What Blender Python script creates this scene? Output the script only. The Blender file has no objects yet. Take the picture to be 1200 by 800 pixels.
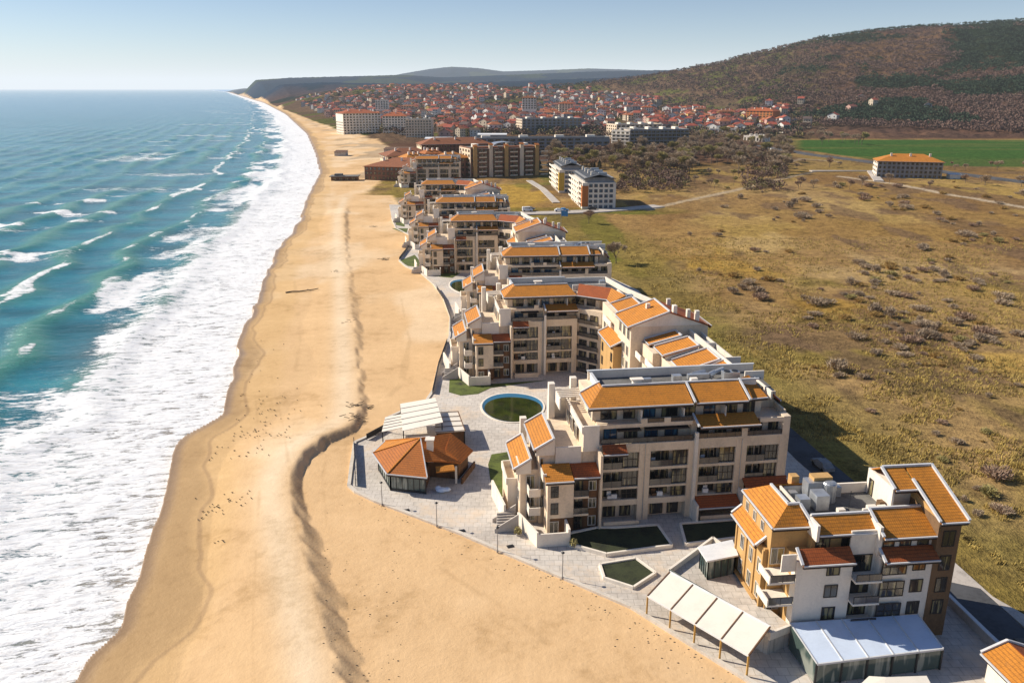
import bpy, math, random
import numpy as np
from mathutils import Vector, Matrix
random.seed(7)
R = math.radians
C = bpy.context.scene.collection
# ------------------------------------------------------------------ camera constants (metres; +Y looks along the coast)
H = 58.0; FPX = 960.0; PITCH = math.atan(296 / FPX)
CP, SP = math.cos(PITCH), math.sin(PITCH)
def G(px, py, z=0.0):
    """survey helper: world x, y of a measured point of height z"""
    u = px - 600; v = py - 400
    t = (H - z) / (FPX * SP + v * CP)
    return (u * t, (FPX * CP - v * SP) * t)
def skyz(py, px, r):
    v = py - 400; t = r / (FPX * CP - v * SP)
    return H - (FPX * SP + v * CP) * t

# ------------------------------------------------------------------ tagging
def tag(o, label=None, cat=None, group=None, kind=None):
    if label: o['label'] = label
    if cat: o['category'] = cat
    if group: o['group'] = group
    if kind: o['kind'] = kind
    return o
def empty(name, loc=(0, 0, 0), rz=0.0, label=None, cat=None, group=None):
    o = bpy.data.objects.new(name, None); C.objects.link(o)
    o.empty_display_size = 0.5
    o.location = loc; o.rotation_euler = (0, 0, rz)
    return tag(o, label, cat, group)
def copy_tree(o, parent=None):
    c = o.copy(); C.objects.link(c); c.parent = parent
    for ch in list(o.children): copy_tree(ch, c)
    return c

# ------------------------------------------------------------------ materials
def newmat(name):
    m = bpy.data.materials.new(name); m.use_nodes = True
    nt = m.node_tree
    return m, nt, nt.nodes['Principled BSDF']
def N(nt, t, **kw):
    n = nt.nodes.new(t)
    for k, v in kw.items():
        if k in n.inputs.keys() if isinstance(k, str) else False: n.inputs[k].default_value = v
        else: setattr(n, k, v)
    return n
def L(nt, a, b): nt.links.new(a, b)
def mathn(nt, op, a, b=None, c=None, clamp=False):
    n = nt.nodes.new('ShaderNodeMath'); n.operation = op; n.use_clamp = clamp
    for i, q in enumerate((a, b, c)):
        if q is None: continue
        if isinstance(q, (int, float)): n.inputs[i].default_value = q
        else: nt.links.new(q, n.inputs[i])
    return n.outputs[0]
def noise(nt, vec, scale, detail=4, rough=0.6, dist=0.0):
    n = nt.nodes.new('ShaderNodeTexNoise'); n.inputs['Scale'].default_value = scale
    n.inputs['Detail'].default_value = detail; n.inputs['Roughness'].default_value = rough
    n.inputs['Distortion'].default_value = dist
    if vec is not None: nt.links.new(vec, n.inputs['Vector'])
    return n.outputs['Fac']
def ramp(nt, fac, stops):
    n = nt.nodes.new('ShaderNodeValToRGB'); e = n.color_ramp.elements
    while len(e) < len(stops): e.new(0.5)
    for i, (p, c) in enumerate(stops):
        e[i].position = p; e[i].color = (c[0], c[1], c[2], 1) if len(c) == 3 else c
    nt.links.new(fac, n.inputs[0]); return n.outputs[0]
def mixc(nt, fac, a, b, mode='MIX'):
    n = nt.nodes.new('ShaderNodeMix'); n.data_type = 'RGBA'; n.blend_type = mode
    for i, q in ((0, fac), (6, a), (7, b)):
        if isinstance(q, (int, float)): n.inputs[i].default_value = q
        elif isinstance(q, (tuple, list)): n.inputs[i].default_value = (*q[:3], 1)
        else: nt.links.new(q, n.inputs[i])
    return n.outputs[2]
def vscale(nt, vec, s):
    n = nt.nodes.new('ShaderNodeVectorMath'); n.operation = 'MULTIPLY'; n.inputs[1].default_value = s
    nt.links.new(vec, n.inputs[0]); return n.outputs[0]
def bump(nt, bsdf, h, strength=0.3, dist=0.1):
    n = nt.nodes.new('ShaderNodeBump'); n.inputs['Strength'].default_value = strength
    n.inputs['Distance'].default_value = dist
    nt.links.new(h, n.inputs['Height']); nt.links.new(n.outputs[0], bsdf.inputs['Normal'])
def plain(name, col, rough=0.8, var=0.18, scale=0.6, bmp=0.15, metal=0.0, streak=False):
    m, nt, b = newmat(name)
    tc = nt.nodes.new('ShaderNodeTexCoord')
    v = tc.outputs['Object']
    n1 = noise(nt, vscale(nt, v, (1, 1, .35)) if streak else v, scale, 6, .65)
    n2 = noise(nt, v, scale * 9, 3)
    f = mathn(nt, 'ADD', mathn(nt, 'MULTIPLY', n1, .7), mathn(nt, 'MULTIPLY', n2, .3))
    dark = tuple(c * (1 - var * 2.0) for c in col); lite = tuple(min(1, c * (1 + var * .7)) for c in col)
    c = ramp(nt, f, [(.32, dark), (.52, col), (.72, lite)])
    L(nt, c, b.inputs['Base Color']); b.inputs['Roughness'].default_value = rough
    b.inputs['Metallic'].default_value = metal
    if bmp: bump(nt, b, n2, bmp, .05)
    return m
M = {}
M['plaster'] = plain('cream_plaster', (.80, .63, .45), .9, .16, .35, .12, streak=True)
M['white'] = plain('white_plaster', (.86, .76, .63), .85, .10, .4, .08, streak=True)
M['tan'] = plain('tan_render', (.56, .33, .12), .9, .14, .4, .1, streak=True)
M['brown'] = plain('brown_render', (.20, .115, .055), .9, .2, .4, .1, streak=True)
M['fascia'] = plain('dark_fascia', (.03, .018, .014), .6, .2)
M['gutter'] = plain('white_gutter', (.64, .63, .62), .5, .08, 1.0)
M['deck'] = plain('roof_felt', (.17, .16, .145), .95, .3, .3, .3)
M['darkdeck'] = plain('dark_roof_felt', (.055, .06, .07), .8, .3, .3, .2)
M['metal'] = plain('galvanised_metal', (.52, .53, .54), .38, .15, 1.2, .05, .6)
M['frame'] = plain('dark_window_frame', (.035, .026, .022), .5, .15)
M['wframe'] = plain('light_window_frame', (.6, .56, .5), .5, .1)
M['yellowmetal'] = plain('yellow_painted_metal', (.58, .33, .07), .5, .15)
M['darkmetal'] = plain('dark_painted_metal', (.02, .02, .022), .5, .2)
M['canvas'] = plain('white_canvas', (.82, .74, .62), .8, .05, .5, .05)
M['bluecanvas'] = plain('pale_canopy_sheet', (.64, .72, .84), .35, .06, .5, .05)
M['concrete'] = plain('concrete', (.50, .44, .38), .9, .2, .5, .2)
M['wood'] = plain('brown_timber', (.16, .075, .03), .75, .3, 1.2, .2, streak=True)
M['trunk'] = plain('grey_bark', (.16, .12, .09), .95, .3, 2)
M['twig'] = plain('twigs', (.46, .345, .23), .95, .35, 1.2, 0)
M['twigred'] = plain('reddish_twigs', (.40, .265, .18), .95, .35, 1.2, 0)
M['wood_a'] = plain('bare_wood_brown', (.18, .112, .08), .95, .2, .5, 0)
M['wood_b'] = plain('bare_wood_purple', (.155, .088, .066), .95, .2, .5, 0)
M['wood_c'] = plain('bare_wood_olive', (.20, .16, .06), .95, .3, .5, 0)
M['olive'] = plain('olive_buds', (.42, .35, .13), .95, .35, 1.0, 0)
M['straw'] = plain('dry_straw', (.46, .29, .09), .95, .35, 1.0, 0)
M['grassblade'] = plain('dry_grass_blades', (.44, .315, .085), .95, .5, .12, 0)
M['conifer'] = plain('conifer_needles', (.03, .055, .025), .95, .4, 1.0, 0)
M['green'] = plain('green_hedge', (.05, .085, .02), .95, .4, 1.0, 0)
M['bird'] = plain('dark_feathers', (.03, .026, .024), .8, .3, 8, 0)
M['black'] = plain('black_rubber', (.015, .015, .015), .8, .2)
M['driftwood'] = plain('driftwood', (.10, .075, .05), .95, .3, 3)
M['white2'] = plain('white_paint', (.8, .79, .77), .6, .08, .5)
M['yellowwall'] = plain('ochre_wall', (.62, .40, .06), .8, .15)
M['orangewall'] = plain('orange_wall', (.52, .17, .04), .8, .15)
M['greywall'] = plain('grey_wall', (.30, .29, .28), .85, .2, .2)
M['darkwall'] = plain('dark_brown_brick', (.24, .12, .075), .9, .25, .3)  # dark brown hotel walls
M['bluepaint'] = plain('blue_paint', (.06, .28, .55), .5, .15, .6)

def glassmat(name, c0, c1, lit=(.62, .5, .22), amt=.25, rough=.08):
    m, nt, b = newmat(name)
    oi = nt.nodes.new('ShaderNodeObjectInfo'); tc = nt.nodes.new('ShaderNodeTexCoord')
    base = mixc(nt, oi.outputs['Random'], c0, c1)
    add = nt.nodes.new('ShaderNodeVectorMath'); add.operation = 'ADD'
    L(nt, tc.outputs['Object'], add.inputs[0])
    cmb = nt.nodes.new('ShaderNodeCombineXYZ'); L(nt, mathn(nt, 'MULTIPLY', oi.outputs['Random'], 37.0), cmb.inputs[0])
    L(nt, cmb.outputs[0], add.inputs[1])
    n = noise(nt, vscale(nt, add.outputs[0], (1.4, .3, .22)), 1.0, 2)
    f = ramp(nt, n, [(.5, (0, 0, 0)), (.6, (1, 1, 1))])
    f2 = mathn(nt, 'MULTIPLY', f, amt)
    col = mixc(nt, f2, base, lit)  # streaks for curtains and reflections, put into the glass colour
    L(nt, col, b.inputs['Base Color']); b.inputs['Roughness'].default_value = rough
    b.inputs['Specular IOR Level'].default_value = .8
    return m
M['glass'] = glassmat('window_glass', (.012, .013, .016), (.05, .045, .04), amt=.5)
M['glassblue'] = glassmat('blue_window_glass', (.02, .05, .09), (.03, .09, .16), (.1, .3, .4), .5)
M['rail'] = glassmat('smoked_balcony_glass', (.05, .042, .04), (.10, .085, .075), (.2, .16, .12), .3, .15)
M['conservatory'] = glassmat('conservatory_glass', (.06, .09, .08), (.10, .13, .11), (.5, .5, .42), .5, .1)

def tilemat(name, col, cours=.42, rib=.24):
    m, nt, b = newmat(name)
    uv = nt.nodes.new('ShaderNodeUVMap'); sep = nt.nodes.new('ShaderNodeSeparateXYZ')
    L(nt, uv.outputs[0], sep.inputs[0])
    u, v = sep.outputs[0], sep.outputs[1]
    fv = mathn(nt, 'FRACT', mathn(nt, 'DIVIDE', v, cours))
    fu = mathn(nt, 'ABSOLUTE', mathn(nt, 'SUBTRACT', mathn(nt, 'FRACT', mathn(nt, 'DIVIDE', u, rib)), .5))
    line = mathn(nt, 'LESS_THAN', fv, .24)
    n1 = noise(nt, uv.outputs[0], .5, 5, .7); n2 = noise(nt, uv.outputs[0], 3.2, 3)
    f = mathn(nt, 'ADD', mathn(nt, 'MULTIPLY', n1, .5), mathn(nt, 'MULTIPLY', n2, .5))
    c = ramp(nt, f, [(.3, tuple(q * .5 for q in col)), (.5, col), (.7, tuple(min(1, q * 1.25) for q in col))])
    oi = nt.nodes.new('ShaderNodeObjectInfo'); tcx = nt.nodes.new('ShaderNodeTexCoord')
    st_ = ramp(nt, noise(nt, tcx.outputs['Object'], .9, 6, .75), [(.55, (0, 0, 0)), (.72, (.55, .55, .55))]); c = mixc(nt, st_, c, (.20, .11, .05))
    c = mixc(nt, mathn(nt, 'MULTIPLY', oi.outputs['Random'], .3), c, tuple(q * .55 for q in col))
    c = mixc(nt, mathn(nt, 'MULTIPLY', line, .52), c, tuple(q * .28 for q in col))
    gu = mathn(nt, 'MULTIPLY', mathn(nt, 'GREATER_THAN', fu, .40), .30)
    c = mixc(nt, gu, c, tuple(q * .4 for q in col))
    L(nt, c, b.inputs['Base Color']); b.inputs['Roughness'].default_value = .8
    hgt = mathn(nt, 'SUBTRACT', fv, mathn(nt, 'MULTIPLY', fu, .8))
    bump(nt, b, hgt, .5, .06)
    return m
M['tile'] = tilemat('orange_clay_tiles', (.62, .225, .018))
M['tiledark'] = tilemat('red_and_shaded_clay_tiles', (.44, .10, .018))  # red roofs; also shaded slopes of orange roofs, shade put into the colour
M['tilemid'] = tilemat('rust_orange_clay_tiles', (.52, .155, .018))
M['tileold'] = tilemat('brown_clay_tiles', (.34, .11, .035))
def brickmat(name, c1, c2, mortar, sc=1.0, w=.6, h=.3):
    m, nt, b = newmat(name)
    tc = nt.nodes.new('ShaderNodeTexCoord')
    n = nt.nodes.new('ShaderNodeTexBrick'); L(nt, tc.outputs['Object'], n.inputs['Vector'])
    n.inputs['Color1'].default_value = (*c1, 1); n.inputs['Color2'].default_value = (*c2, 1)
    n.inputs['Mortar'].default_value = (*mortar, 1); n.inputs['Scale'].default_value = sc
    n.inputs['Brick Width'].default_value = w; n.inputs['Row Height'].default_value = h
    n.inputs['Mortar Size'].default_value = .035
    big = noise(nt, tc.outputs['Object'], .09, 6, .65); sm = noise(nt, tc.outputs['Object'], 1.3, 4)
    k = ramp(nt, mathn(nt, 'ADD', mathn(nt, 'MULTIPLY', big, .6), mathn(nt, 'MULTIPLY', sm, .4)),
             [(.35, (.7, .68, .66)), (.55, (1, 1, 1)), (.7, (1.12, 1.12, 1.12))])
    c = mixc(nt, 1.0, n.outputs[0], k, 'MULTIPLY')
    sd = ramp(nt, noise(nt, tc.outputs['Object'], .13, 6, .7), [(.52, (0, 0, 0)), (.66, (.7, .7, .7))]); c = mixc(nt, sd, c, (.72, .55, .38))
    L(nt, c, b.inputs['Base Color']); b.inputs['Roughness'].default_value = .88
    bump(nt, b, sm, .2, .03)
    return m
M['paving'] = brickmat('pale_paving', (.66, .59, .51), (.59, .53, .46), (.42, .37, .31), 1, 1.2, 1.2)
M['asphalt'] = plain('asphalt', (.075, .075, .08), .95, .3, .2, .25)
M['kerb'] = plain('kerb_stone', (.66, .58, .48), .9, .15, .5, .15)
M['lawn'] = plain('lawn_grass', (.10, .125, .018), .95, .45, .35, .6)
M['darklawn'] = plain('shaded_lawn', (.035, .042, .014), .95, .4, .5, .5)  # block's shade put into the grass colour; also fills the earth bed
M['poolrim'] = plain('blue_pool_tile', (.05, .19, .33), .3, .12, .8)
def watermat():
    m, nt, b = newmat('stagnant_pool_water')
    tc = nt.nodes.new('ShaderNodeTexCoord')
    n = noise(nt, tc.outputs['Object'], .35, 4, .6, .5)
    L(nt, ramp(nt, n, [(.35, (.016, .024, .006)), (.65, (.045, .06, .008))]), b.inputs['Base Color'])
    b.inputs['Roughness'].default_value = .12
    bump(nt, b, noise(nt, tc.outputs['Object'], 2.0, 3), .08, .03)
    return m
M['poolwater'] = watermat()

# ------------------------------------------------------------------ mesh builder
class MB:
    def __init__(s): s.v = []; s.f = []; s.uv = []; s.mi = []; s.cur = 0
    def face(s, pts, uv=None, mi=None):
        b = len(s.v); s.v.extend([tuple(p) for p in pts]); s.f.append(list(range(b, b + len(pts))))
        if uv is None:
            p = [Vector(q) for q in pts]; e = (p[1] - p[0])
            e = e.normalized() if e.length > 1e-6 else Vector((1, 0, 0))
            n = (p[1] - p[0]).cross(p[-1] - p[0]); n = n.normalized() if n.length > 1e-9 else Vector((0, 0, 1))
            g = n.cross(e)
            uv = [((q - p[0]).dot(e), (q - p[0]).dot(g)) for q in p]
        s.uv.append(uv); s.mi.append(s.cur if mi is None else mi)
    def hexa(s, lo, hi):
        n = len(lo)
        s.face(hi); s.face(lo[::-1])
        for i in range(n):
            j = (i + 1) % n
            s.face([lo[i], lo[j], hi[j], hi[i]])
    def box(s, x0, x1, y0, y1, z0, z1):
        if x0 > x1: x0, x1 = x1, x0
        if y0 > y1: y0, y1 = y1, y0
        lo = [(x0, y0, z0), (x1, y0, z0), (x1, y1, z0), (x0, y1, z0)]
        s.hexa(lo, [(a, b, z1) for a, b, _ in lo]); return s
    def prism(s, poly, z0, z1):
        a = sum(poly[i][0] * poly[(i + 1) % len(poly)][1] - poly[(i + 1) % len(poly)][0] * poly[i][1] for i in range(len(poly)))
        if a < 0: poly = poly[::-1]
        s.hexa([(p[0], p[1], z0) for p in poly], [(p[0], p[1], z1) for p in poly]); return s
    def slab(s, a, b, c, d, th=.22):
        """sloping slab: a-b the eave, c-d the top edge (c above b)"""
        top = [Vector(q) for q in (a, b, c, d)]
        lo = [q - Vector((0, 0, th)) for q in top]
        s.hexa([tuple(q) for q in lo], [tuple(q) for q in top]); return s
    def tri(s, a, b, c, th=.22):
        top = [Vector(q) for q in (a, b, c)]
        s.hexa([tuple(q - Vector((0, 0, th))) for q in top], [tuple(q) for q in top]); return s
    def bar(s, p, q, w=.15, h=.15):
        p = Vector(p); q = Vector(q); d = (q - p).normalized()
        up = Vector((0, 0, 1)) if abs(d.z) < .9 else Vector((1, 0, 0))
        sd = d.cross(up).normalized(); up = sd.cross(d).normalized()
        sd *= w / 2; up *= h / 2
        r = [sd * a + up * b for a, b in ((-1, -1), (1, -1), (1, 1), (-1, 1))]
        s.hexa([tuple(p + k) for k in r][::-1], [tuple(q + k) for k in r][::-1]); return s
    def tube(s, p, q, r0, r1=None, n=8, caps=True):
        r1 = r0 if r1 is None else r1
        p = Vector(p); q = Vector(q); d = (q - p).normalized()
        up = Vector((0, 0, 1)) if abs(d.z) < .9 else Vector((1, 0, 0))
        a = d.cross(up).normalized(); b = d.cross(a).normalized()
        P = [p + (a * math.cos(2 * math.pi * i / n) + b * math.sin(2 * math.pi * i / n)) * r0 for i in range(n)]
        Q = [q + (a * math.cos(2 * math.pi * i / n) + b * math.sin(2 * math.pi * i / n)) * r1 for i in range(n)]
        for i in range(n):
            j = (i + 1) % n; s.face([P[j], P[i], Q[i], Q[j]])
        if caps: s.face(P); s.face(Q[::-1])
        return s
    def ball(s, c, rx, ry, rz, nu=8, nv=6):
        P = lambda i, j: (c[0] + rx * math.sin(math.pi * j / nv) * math.cos(2 * math.pi * i / nu),
                          c[1] + ry * math.sin(math.pi * j / nv) * math.sin(2 * math.pi * i / nu), c[2] + rz * math.cos(math.pi * j / nv))
        for j in range(nv):
            for i in range(nu):
                q = [P(i, j), P(i, j + 1), P(i + 1, j + 1), P(i + 1, j)]
                if j == 0: q = [q[0], q[1], q[2]]
                elif j == nv - 1: q = [q[0], q[1], q[3]]
                s.face(q)
        return s
    def mesh(s, name, mats):
        me = bpy.data.meshes.new(name); me.from_pydata(s.v, [], s.f)
        for m in (mats if isinstance(mats, (list, tuple)) else [mats]): me.materials.append(m)
        if any(s.mi): me.polygons.foreach_set('material_index', s.mi)
        ul = me.uv_layers.new(name='UVMap')
        ul.data.foreach_set('uv', [c for f in s.uv for q in f for c in q])
        me.update(); return me
    def build(s, name, mats, parent=None, loc=None, rz=None):
        o = bpy.data.objects.new(name, s.mesh(name, mats)); C.objects.link(o)
        if parent: o.parent = parent
        if loc: o.location = loc
        if rz is not None: o.rotation_euler = (0, 0, rz)
        return o
_cache = {}
def window(parent, x, y, z, w, h, rz=0.0, cols=2, fr='frame', gl='glass', rows=1, sub=True, name='window'):
    """window whose outside faces local -Y; x, y = centre of its foot"""
    k = ('w', round(w, 2), round(h, 2), cols, fr, gl, rows, sub)
    if k not in _cache:
        f = MB(); t = .09
        f.box(-w / 2, w / 2, -.06, .04, 0, t); f.box(-w / 2, w / 2, -.06, .04, h - t, h)
        f.box(-w / 2, -w / 2 + t, -.059, .039, t, h - t); f.box(w / 2 - t, w / 2, -.059, .039, t, h - t)
        for i in range(1, cols):
            cx = -w / 2 + w * i / cols; f.box(cx - .04, cx + .04, -.058, .038, t, h - t)
        for i in range(1, rows):
            cz = h * i / rows; f.box(-w / 2 + t, w / 2 - t, -.057, .037, cz - .04, cz + .04)
        g = MB(); g.box(-w / 2 + .03, w / 2 - .03, -.02, .03, .03, h - .03)
        if sub: _cache[k] = (f.mesh('window', M[fr]), g.mesh('pane', M[gl]))
        else:
            f.cur = 1; f.box(-w / 2 + .03, w / 2 - .03, -.02, .03, .03, h - .03)
            _cache[k] = (f.mesh('window', [M[fr], M[gl]]), None)
    mf, mg = _cache[k]
    o = bpy.data.objects.new(name, mf); C.objects.link(o); o.parent = parent
    o.location = (x, y, z); o.rotation_euler = (0, 0, rz)
    if mg:
        g = bpy.data.objects.new('pane', mg); C.objects.link(g); g.parent = o
    return o
def railing(parent, x0, x1, y, z, h=1.0, rz=0.0, mat='rail', name='railing'):
    w = x1 - x0; k = ('r', round(w, 2), round(h, 2), mat)
    if k not in _cache:
        m = MB(); m.box(-w / 2, w / 2, -.02, .02, .05, h - .06)
        m.cur = 1; m.box(-w / 2, w / 2, -.04, .04, h - .06, h)
        n = max(2, int(w / 1.3))
        for i in range(n + 1):
            cx = -w / 2 + .03 + (w - .06) * i / n; m.box(cx - .03, cx + .03, -.035, .035, 0, h - .06)
        _cache[k] = m.mesh('railing', [M[mat], M['darkmetal']])
    o = bpy.data.objects.new(name, _cache[k]); C.objects.link(o); o.parent = parent
    o.location = ((x0 + x1) / 2, y, z); o.rotation_euler = (0, 0, rz)
    return o
def roofpart(parent, quads, mat='tile', name='roof', gut=True, trims=()):
    """quads: lists of 4 (eaveL, eaveR, topR, topL) or 3 points"""
    m = MB()
    for q in quads:
        (m.slab if len(q) == 4 else m.tri)(*q)
    o = m.build(name, M[mat], parent)
    g = MB(); g2 = MB()
    for q in quads:
        if gut:
            a = Vector(q[0]); b = Vector(q[1]); d = (b - a).normalized(); out = Vector((d.y, -d.x, 0)) * .10
            g.bar(a + out - Vector((0, 0, .05)), b + out - Vector((0, 0, .05)), .16, .15)
            g2.bar(a + out * -1.2 - Vector((0, 0, .34)), b + out * -1.2 - Vector((0, 0, .34)), .2, .24)
    for t in trims:
        g.bar(t[0], t[1], .27, .24)
    if gut: g2.build('fascia', M['fascia'], o)
    if g.f: g.build('gutter', M['gutter'], o)
    return o
# ------------------------------------------------------------------ numpy noise
def _h(ix, iy, s):
    n = (ix * 374761393 + iy * 668265263 + s * 1442695041) & 0xFFFFFFFF
    n = ((n ^ (n >> 13)) * 1274126177) & 0xFFFFFFFF
    n = n ^ (n >> 16)
    return (n & 0xFFFFFF).astype(np.float64) / 0xFFFFFF
def vn(x, y, s=0):
    x = np.asarray(x, float); y = np.asarray(y, float)
    ix = np.floor(x).astype(np.int64); iy = np.floor(y).astype(np.int64)
    fx = x - ix; fy = y - iy; fx = fx * fx * (3 - 2 * fx); fy = fy * fy * (3 - 2 * fy)
    a = _h(ix, iy, s); b = _h(ix + 1, iy, s); c = _h(ix, iy + 1, s); d = _h(ix + 1, iy + 1, s)
    return (a * (1 - fx) + b * fx) * (1 - fy) + (c * (1 - fx) + d * fx) * fy
def fbm(x, y, s=0, o=4):
    t = 0; a = .5; n = 0
    for i in range(o):
        t = t + a * vn(x * 2 ** i, y * 2 ** i, s + i * 17); n += a; a *= .5
    return t / n
def sst(a, b, x):
    t = np.clip((x - a) / (b - a), 0, 1); return t * t * (3 - 2 * t)
def lerp(a, b, t): return a + (b - a) * t

SEA = -1.2
_sp = [(60, 830), (90, 795), (120, 755), (148, 701), (166, 620), (196, 552), (215, 520), (259, 489), (268, 455), (279, 422), (292, 372),
       (303, 345), (313, 325), (326, 296), (352, 262), (360, 233), (376, 203), (370, 180), (360, 157), (335, 134), (310, 121), (268, 108.2)]
SHP = [G(a + 13 * min(1, max(0, (b - 540) / 60)), b, SEA) for a, b in _sp]
SY = np.array([p[1] for p in SHP]); SX = np.array([p[0] for p in SHP])
SY = np.concatenate([[20], SY, [60000]]); SX = np.concatenate([[-38], SX, [-21500]])
# densify and smooth the shore line so that it bends softly
_ly = np.linspace(np.log(20), np.log(60000), 900)
_lx = np.interp(np.exp(_ly), SY, SX)
_lx = _lx + 0.0
_k = np.hanning(13); _k /= _k.sum()
_r = _lx / np.exp(_ly)
_r = np.concatenate([np.full(6, _r[0]), _r, np.full(6, _r[-1])])
_r = np.convolve(_r, _k, 'valid'); _lx = _r * np.exp(_ly)
def xs0(y):
    return np.interp(np.log(np.maximum(y, 20)), _ly, _lx)
def xs(y):
    return xs0(y) + (1 - sst(300, 900, y)) * (1.7 * (vn(y * .07, y * 0, 201) - .5) + 1.2 * (vn(y * .19, y * 0, 202) - .5))
def shore_d(x, y):
    sl = (xs0(y * 1.01) - xs0(y)) / (y * .01)
    return (x - xs(y)) / np.sqrt(1 + sl * sl)
_rp = [(412, 860), (402, 800), (388, 740), (372, 680), (356, 620), (346, 572), (348, 545), (357, 526), (378, 508), (404, 496), (415, 486), (419, 470), (417, 430), (413, 380),
       (408, 330), (403, 280), (402, 250), (408, 232), (414, 222)]
RP = [G(a - 9 * min(1, max(0, (b - 500) / 50)), b, 1.6) for a, b in _rp]
RY = np.array([p[1] for p in RP]); RX = np.array([p[0] for p in RP])
def xr(y): return np.interp(y, RY, RX)
# hills: (ridge distance, foot distances by px, skyline by px)
HILLS = [
 (2600, [(560, 2500), (700, 2250), (800, 1700), (900, 1300), (1000, 1150), (1200, 1010), (1600, 900)],
  [(600, 106), (640, 103), (700, 97), (760, 90), (800, 83), (840, 75), (870, 66), (920, 55), (960, 45), (1010, 38), (1060, 33), (1120, 30), (1200, 24), (1400, 12), (1800, 5)]),
 (4200, [(0, 3300), (2000, 3300)],
  [(250, 108), (290, 104), (330, 99.5), (380, 97), (430, 98), (480, 99), (560, 97), (620, 95), (700, 92), (760, 90), (2000, 88)]),
 (6800, [(0, 4600), (2000, 4600)],
  [(240, 108), (258, 104.5), (280, 99), (300, 94), (340, 91.5), (400, 90), (470, 88), (520, 91), (600, 88), (700, 84), (800, 82), (2000, 80)]),
 (12000, [(0, 8500), (2000, 8500)],
  [(240, 108), (430, 96), (470, 87), (505, 81), (530, 78.5), (560, 80), (590, 84), (640, 82.5), (690, 80.5), (740, 82), (840, 86), (2000, 90)]),
]
def terr(x, y, detail=True):
    x = np.asarray(x, float); y = np.asarray(y, float)
    ds = shore_d(x, y)
    px = 600 + x / y * 1004
    W = np.maximum(xr(y) - xs(y), 5)
    t = np.clip((x - xs(y)) / W, 0, 1)
    near = 1 - sst(400, 470, y)
    hc = 1.2 * near * (1 - .62 * sst(125, 170, y) * (.5 + vn(0 * y, y * .03, 8)))
    zb = SEA + (hc - SEA) * (1 - (1 - t) ** 1.35)
    # slip face right of the crest
    d = x - xr(y)
    wid = 2.1 + 1.0 * vn(x * .05, y * .35, 5) + 2.3 * (1 - sst(84, 122, y)) + 2.6 * sst(140, 190, y) * (.35 + .9 * vn(0 * x, y * .16, 6))
    zr = hc * (1 - sst(0, 1, d / wid)) - .35 * np.exp(-np.clip(d - wid, 0, 50) / 6) * near * sst(0, 3, d)
    zr = zr + sst(0, 1.2, d) * near * .8 * np.exp(-(np.clip(d, 0, 50) / 7)) * (vn(x * .25, (y + .8 * d) * .55, 3) - .5)
    z = np.where(d < 0, zb, zr)
    far_z = SEA + (0 - SEA) * np.clip(ds / 30, 0, 1)
    z = np.where(y > 470, far_z, z)
    z = lerp(z, np.minimum(far_z, 0.0), sst(400, 470, y))
    z = np.where(ds < 0, np.maximum(SEA + ds * .15, -9), z)
    # soft sand undulation
    z = z + np.where(ds > 2, .10 * (fbm(x * .12, y * .12, 31, 3) - .5) * np.clip(ds / 8, 0, 1), 0)
    # field undulation
    fm = sst(2, 26, x - np.interp(y, [50, 84, 100, 128, 165, 200, 240, 330, 385, 430, 470], [60, 60, 59, 54, 50, 45, 41, 35, 31, 22, 10])) * (y < 1200)
    z = z + fm * (.9 * (fbm(x * .02, y * .02, 41, 3) - .5) + .55 * (fbm(x * .35, y * .35, 43, 3) - .5)) * np.clip(ds / 30, 0, 1)
    # inland rise under the town
    inl = np.clip(ds / 150, 0, 1)
    rise = 46 * sst(900, 3300, y) * sst(0, 400, ds) + 14 * sst(30, 160, ds) * sst(1500, 3000, y)
    z = z + rise
    for k, (Rk, foot, sky) in enumerate(HILLS):
        F = np.interp(px, [q[0] for q in foot], [q[1] for q in foot])
        zt = np.interp(px, [q[0] for q in sky], [skyz(q[1], q[0], Rk) for q in sky])
        s = (y - F) / (Rk - F)
        prof = np.where(s < 1, sst(-.02, 1, s) ** .95 * .55 + .45 * np.clip(s, 0, 1) ** 1.2, np.maximum(1 - (s - 1) * 1.2, 0))
        hz = zt * prof * np.clip(ds / (260 if k == 0 else 110), 0, 1) ** .6
        sc = 1 / (90 * (1 + k))
        hz = hz * (1 + .22 * (fbm(x * sc, y * sc, 51 + k, 4) - .5) * np.clip((1 - s) * 4, 0, 1))
        z = np.where((hz > z) & (ds > 0), hz, z)
    if detail:
        veg = sst(880, 1100, y) * np.clip(ds / 60 - .5, 0, 1)
        veg = np.where((px > 905) & (y < 1040), 0, veg)
        z = z + veg * (9 * np.abs(fbm(x * .04, y * .03, 61, 3) - .42) + 3 * (vn(x * .12, y * .08, 66) - .3) * (y < 3000))
        band = sst(600, 680, y) * (1 - sst(880, 950, y)) * (px > 600) * (px < 900)
        z = z + band * 2.2 * vn(x * .15, y * .12, 67)
    return z

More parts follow.
